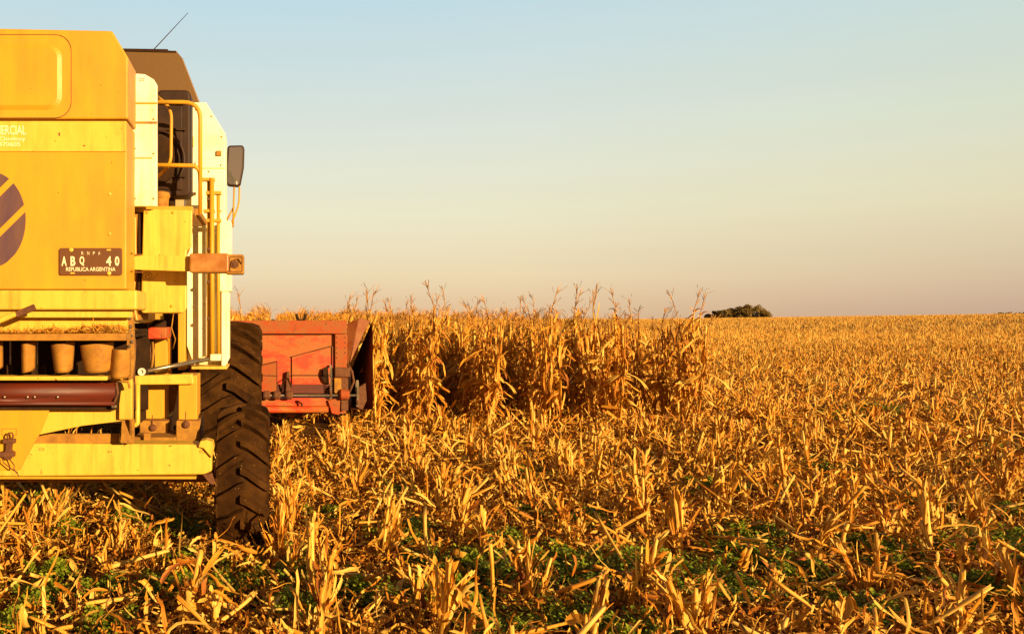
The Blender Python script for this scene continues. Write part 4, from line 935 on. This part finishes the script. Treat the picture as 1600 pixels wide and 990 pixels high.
# middle distance
x, y, d = scatter(90000, 12.5, 38, 1.6); k = U(0, 1, len(x)) < .12+.95*lump(x, y); x, y = x[k], y[k]; n = len(x); gr = gz(x, y); b = np.stack([x, y, gr+rng.exponential(.07, n)], 1)
ribbons(g, b, U(0, 6.28, n), np.abs(rng.normal(.3, .6, n)), U(.08, .30, n), U(.015, .045, n), rng.normal(-.3, .6, n), 0, rng.normal(0, .9, n), rng.normal(0, .8, n), U(.1, .9, n), K=2, across=2, floor=gr+.003, prof='torn', wob=.1)
x, y, d = scatter(40000, 34, 110, 1.3); n = len(x); gr = gz(x, y); b = np.stack([x, y, gr+rng.exponential(.07, n)], 1)
ribbons(g, b, U(0, 6.28, n), np.abs(rng.normal(.3, .5, n)), U(.15, .45, n), U(.03, .08, n), rng.normal(-.5, .7, n), 0, rng.normal(0, .9, n), 0, U(.15, .85, n), K=1, across=2, floor=gr+.003)
tag(g.build('crop_residue', M['straw']), kind='stuff')
# chaff lying on the shelf of the machine (a part: it rides along)
g = Geo(); n = 1500
px = U(-40, 198, n); heap = np.clip(1.2*np.exp(-((px-160)/45)**2)+.5*np.exp(-((px-75)/18)**2), .05, 2)
x = PX(px, 5.2); y = U(5.14, 5.31, n); b = np.stack([x, y, PZ(521, 5.12)+.003+U(0, 1, n)*.045*heap], 1)
ribbons(g, b, U(0, 6.28, n), rng.normal(.15, .4, n), U(.015, .07, n), U(.003, .010, n), rng.normal(0, .8, n), 0, U(-1, 1, n), 0, U(.1, .8, n), K=2, across=2, floor=np.full(n, PZ(521, 5.12)+.003))
o = g.build('chaff', M['straw']); o.parent = root; o.matrix_parent_inverse = Matrix.Translation(-root.location); tag(o, kind='stuff')

# ------------------------------------------------------------------ weeds
g = Geo()
for (cx, cy, r_) in patches:
    n = int(11000*r_**1.6) if cy < 9 else int(3500*r_**1.6)
    sub = rng.integers(2, 6); ox = U(-.5, .5, sub)*r_; oy = U(-.5, .5, sub)*r_; pick = rng.integers(0, sub, n)
    x = cx + ox[pick] + rng.normal(0, .33*r_, n); y = cy + oy[pick] + rng.normal(0, .33*r_, n)
    k = ~blocked(x, y); x, y, pick = x[k], y[k], pick[k]; n = len(x)
    hh = .04 + .10*np.abs(np.sin(x*13+cx)*np.cos(y*11))
    b = np.stack([x, y, gz(x, y)+hh*U(.2, 1.1, n)], 1)
    ribbons(g, b, U(0, 6.28, n), U(-.1, 1.0, n), U(.018, .042, n), U(.014, .030, n), U(-1.0, .2, n), 0, U(-.5, .5, n), 0, U(.15, .85, n), K=2, cup=.3, prof='husk')
tag(g.build('green_weeds', M['weed']), kind='stuff')

# orange cob pieces
for k, (a, b_, lab) in enumerate(((1255, 895, 'orange maize cob lying on the green weeds in the right foreground'), (1483, 890, 'orange maize cob half hidden under split leaves near the right edge'))):
    Y = EYE*F/(b_-CY)
    o = MB().lathe((0, 0, 0), (1, 0, 0), [(-.045, .008), (-.035, .018), (0, .022), (.035, .019), (.05, .008)], 14).build('maize_cob', M['cob'], smooth=True)
    o.location = (PX(a, Y), Y, float(gz(PX(a, Y), Y))+.085); o.rotation_euler = (.2, -.15, .2+k); tag(o, lab, 'maize cob')

# ------------------------------------------------------------------ standing corn
def make_corn(lod=0, tall=0):
    gs, gl, ge, gt = Geo(), Geo(), Geo(), Geo()
    h = U(1.55, 1.78) + tall; lx, ly = rng.normal(0, .05), rng.normal(0, .05)
    P1 = np.array([lx*h, ly*h, h])
    stems(gs, np.array([[0, 0, -.03]]), P1[None], .014, .007, U(.4, .7), 7 if not lod else 4, 8 if not lod else 2, bow=.03, node=.15)
    ac = 3 if not lod else 2
    # dead blades: most hang folded down against the stalk, a few still arch
    nl = 26 if not lod else 17
    f = U(.12, .97, nl); b = P1[None]*f[:, None]; Ln = np.minimum(U(.2, .5, nl), f*h*.95)
    ribbons(gl, b, U(0, 6.28, nl), U(-1.35, .0, nl), Ln, U(.014, .042, nl)*(1 if not lod else 1.35), U(-1.4, -.5, nl), U(-.6, .6, nl), U(-.8, .8, nl), U(-2.5, 2.5, nl), U(.15, .9, nl), K=7 if not lod else 2, cup=.4, across=ac, rag=.3, prof='torn', wob=.16, jag=.2)
    n1 = 8 if not lod else 5
    f = U(.3, .98, n1); b = P1[None]*f[:, None]
    ribbons(gl, b, U(0, 6.28, n1), U(.6, 1.45, n1), U(.10, .28, n1), U(.012, .036, n1), U(-2.2, -.1, n1), U(-.8, .8, n1), U(-.8, .8, n1), U(-2.5, 2.5, n1), U(.2, .95, n1), K=6 if not lod else 2, cup=.4, across=ac, rag=.3, wob=.18)
    # sheaths along the stalk
    n2 = 18 if not lod else 9; f = U(.0, .85, n2)
    ribbons(gl, P1[None]*f[:, None], U(0, 6.28, n2), U(1.3, 1.7, n2), U(.15, .38, n2), U(.018, .05, n2), U(-.4, .2, n2), 0, U(0, 6.28, n2), U(-.6, .6, n2), U(.3, .95, n2), K=4 if not lod else 2, cup=.6, across=ac, prof='torn', wob=.06, jag=.2, rag=.2)
    # hanging ear in open husks
    f = U(.42, .6); ea = U(0, 6.28); eb = P1*f; pt = U(-1.3, .9)
    d = np.array([math.cos(pt)*math.cos(ea), math.cos(pt)*math.sin(ea), math.sin(pt)])
    n3 = 6 if not lod else 3
    e0 = eb+np.array([math.cos(ea), math.sin(ea), 0])*.03
    stems(ge, e0[None], (e0+d*.2)[None], .026, .012, .75, 8 if not lod else 4, 4 if not lod else 1)
    ribbons(ge, np.repeat(e0[None], n3, 0), ea+U(-.35, .35, n3), pt+U(-.3, .3, n3), U(.18, .28, n3), U(.04, .065, n3), U(-.4, .4, n3), 0, U(0, 6.28, n3), 0, U(.6, .95, n3), K=4 if not lod else 2, cup=.8, prof='husk', across=3 if not lod else 2)
    # tassel
    tl = U(.3, .5) if tall > .2 else U(.12, .28); la = U(0, 6.28); le = U(0, .6)
    tp_ = P1 + np.array([math.cos(la)*le*tl, math.sin(la)*le*tl, tl])
    stems(gt, P1[None], tp_[None], .007, .004, .4, 4, 3, bow=.03)
    n4 = int(U(7, 12)); f = U(.15, .75, n4); b = P1[None] + (tp_-P1)[None]*f[:, None]
    ribbons(gt, b, la+U(-1.6, 1.6, n4), U(.7, 1.4, n4), U(.10, .22, n4), U(.006, .011, n4), U(-1.2, .2, n4), 0, U(0, 6.28, n4), 2, U(.2, .7, n4), K=3, across=2, prof='flat')
    return gs, gl, ge, gt
corn_var = []
for k in range(9):
    tall = (.0 if k < 6 else .30)
    gs, gl, ge, gt = make_corn(0, tall); corn_var.append((k >= 6, gs.mesh('corn_plant', M['stalk']), gl.mesh('dry_leaves', M['straw']), ge.mesh('ear', M['straw']), gt.mesh('tassel', M['tassel'])))
corn_lod = []
for k in range(9):
    g2 = Geo()
    for gg in make_corn(1, .1 if k == 0 else -.03): v, q, uv, t = gg.pack(); g2.add(v, q, uv, t)
    corn_lod.append(g2.pack())
rows = [1.71, 2.46, 3.52, 4.45, 5.50, 6.65]
rows = list(np.arange(1.71-.97*7, 1.0, .97)) + rows
cx_, cy_, cr = [], [], []
for ri, X_ in enumerate(rows):
    start = 12.45 + U(-.15, .25) if X_ > xR else 13.5
    yy = np.arange(start, 60, .105); yy = yy + U(-.06, .06, len(yy)); keep = U(0, 1, len(yy)) < np.where(yy < 24, .95, .6)
    keep[:4] = True
    xx = X_ + U(-.05, .05, len(yy)) + .05*np.sin(yy*.7+ri)
    if X_ > xR: xx[:3] = X_ + U(-.08, .08, 3)
    cx_.append(xx[keep]); cy_.append(yy[keep]); cr.append(np.full(keep.sum(), ri))
cx_ = np.concatenate(cx_); cy_ = np.concatenate(cy_); cr = np.concatenate(cr)
pxx = CX + F*cx_/cy_
vis = (pxx > 352)
order = np.argsort(np.where(vis, cy_ + np.where(cx_ < xR, 1.5, 0), 999)); near = order[:290]; rest = order[290:]
rname = {}
vis_rows = [i for i, X_ in enumerate(rows) if X_ > xR]
names = ['first row beside the red header', 'second row right of the red header', 'third row right of the red header', 'fourth row right of the red header', 'fifth row right of the red header', 'outermost row at the edge of the standing corn']
for k, ri in enumerate(vis_rows): rname[ri] = names[min(k, 5)]
ends = set()
for ri in vis_rows:
    m_ = np.where((cr == ri))[0]; m_ = m_[np.argsort(cy_[m_])]; ends |= {int(m_[1]), int(m_[6])}
for i in near:
    v = corn_var[int(U(0, 9)) if U() < .18 else int(U(0, 6))]
    if int(i) in ends: v = corn_var[6+int(U(0, 3))]
    o = bpy.data.objects.new('corn_plant', v[1]); COL.objects.link(o); s_ = U(.90, 1.05)
    o.location = (cx_[i], cy_[i], float(gz(cx_[i], cy_[i]))); o.rotation_euler = (rng.normal(0, .05), rng.normal(0, .05), U(0, 6.28)); o.scale = (s_, s_, s_)
    for nm, me in (('dry_leaves', v[2]), ('ear', v[3]), ('tassel', v[4])):
        c = bpy.data.objects.new(nm, me); COL.objects.link(c); c.parent = o
    end = cy_[i] < 13.1
    w = rname.get(cr[i], 'rows beyond the red header')
    lab = ('tall ' if v[0] else '') + 'dry maize plant ' + ('at the open end of the ' if end and cr[i] in rname else 'inside the ') + w
    lab = ' '.join(lab.replace('maize plant at the open end', 'maize plant at the end').split()[:16])
    tag(o, lab, 'maize plant', lab)
g = Geo(); vi = rng.integers(0, 9, len(rest)); vi = np.where((vi == 0) & (U(0, 1, len(rest)) < .5), 1, vi)
for k in range(9):
    m_ = rest[vi == k]; m_ = m_[(cx_[m_] > -5.5)]
    if len(m_): inst(g, corn_lod[k], cx_[m_], cy_[m_], gz(cx_[m_], cy_[m_]), U(0, 6.28, len(m_)), U(.88, 1.06, len(m_)), U(-.1, .15, len(m_)), rng.normal(0, .04, len(m_)), rng.normal(0, .04, len(m_)))
tag(g.build('standing_corn', M['straw']), kind='stuff')

# ------------------------------------------------------------------ trees on the horizon
def tree(x, y, z, H, wd, lab, grp, low=.0, n=1500, leaf=.34):
    tr = bpy.data.objects.new('tree', None); COL.objects.link(tr); tr.location = (x, y, z); tag(tr, lab, 'tree', grp)
    mb = MB(); mb.tube([(0, 0, -.3), (.1, 0, H*.3), (0, .1, H*.6)], .05*H*.6, 8, .02*H)
    for k in range(5):
        a = k*1.3; mb.tube([(0, 0, H*(.22+.06*k)), (math.cos(a)*wd*.25, math.sin(a)*wd*.25, H*(.45+.06*k))], .012*H, 6, .005*H)
    t_ = mb.build('trunk', M['bark']); t_.parent = tr
    g = Geo(); nc = 22; cen = []
    for k in range(nc):
        a = U(0, 6.28); r_ = math.sqrt(U(0, 1))*wd*.40; zt = U(.16, .86)
        r_ *= math.sqrt(max(.05, 1-((zt-.4)/.55)**2)); cen.append((math.cos(a)*r_, math.sin(a)*r_, zt*H))
    cen = np.array(cen); pk = rng.integers(0, nc, n); dv = rng.normal(0, 1, (n, 3)); dv /= np.linalg.norm(dv, axis=1)[:, None]
    rad = H*.125*U(.55, 1.05, n)[:, None]**.5
    b = cen[pk] + dv*rad*np.array([1.1, 1.1, .95])
    b[:, 2] = np.maximum(b[:, 2], .02*H)
    ribbons(g, b, U(0, 6.28, n), U(-1.3, 1.3, n), leaf*U(.6, 1.5, n), leaf*U(.6, 1.3, n), 0, 0, U(0, 6.28, n), 0, .15+.45*U(0, 1, nc)[pk]+U(0, .3, n), K=1, across=2, prof='flat')
    me = g.mesh('crown', M['foliage'], False); c = bpy.data.objects.new('crown', me); COL.objects.link(c); c.parent = tr
copse = [(1110, 490, 18, 'smallest low tree at the left end of the copse on the horizon'), (1120, 485, 20, 'second tree from the left in the horizon copse, low and round'),
         (1131, 482.5, 22, 'third tree from the left in the horizon copse'), (1142, 479.5, 22, 'mid height tree left of the gap in the horizon copse'),
         (1152, 478.5, 22, 'round crowned tree just left of the tallest in the horizon copse'), (1166, 474, 24, 'tallest tree in the middle of the horizon copse'),
         (1180, 475.5, 24, 'tall tree right of the tallest in the horizon copse'), (1191, 479.5, 20, 'second tree from the right in the horizon copse'), (1196, 484, 13, 'rightmost narrow tree of the horizon copse')]
for k, (px, py, wpx, lab) in enumerate(copse):
    Y = 400 + 6*math.sin(k*2.1); x = PX(px, Y); zb = float(gz(x, Y)); H = PZ(py, Y) - zb
    tree(x, Y, zb, H, wpx*Y/F*1.25, lab, 'trees of the copse on the horizon', n=2200, leaf=.42)
for k, (px, py) in enumerate(((1524, 490), (1534, 489.5), (1545, 489), (1556, 489), (1566, 487.5), (1577, 487), (1588, 486.5), (1597, 487), (1609, 487))):
    Y = 520; x = PX(px, Y); zb = float(gz(x, Y)); H = PZ(py, Y)-zb
    tree(x, Y, zb, H, 14*Y/F, 'distant low tree just showing over the field at the far right horizon', 'distant trees at the far right', n=500, leaf=.7)
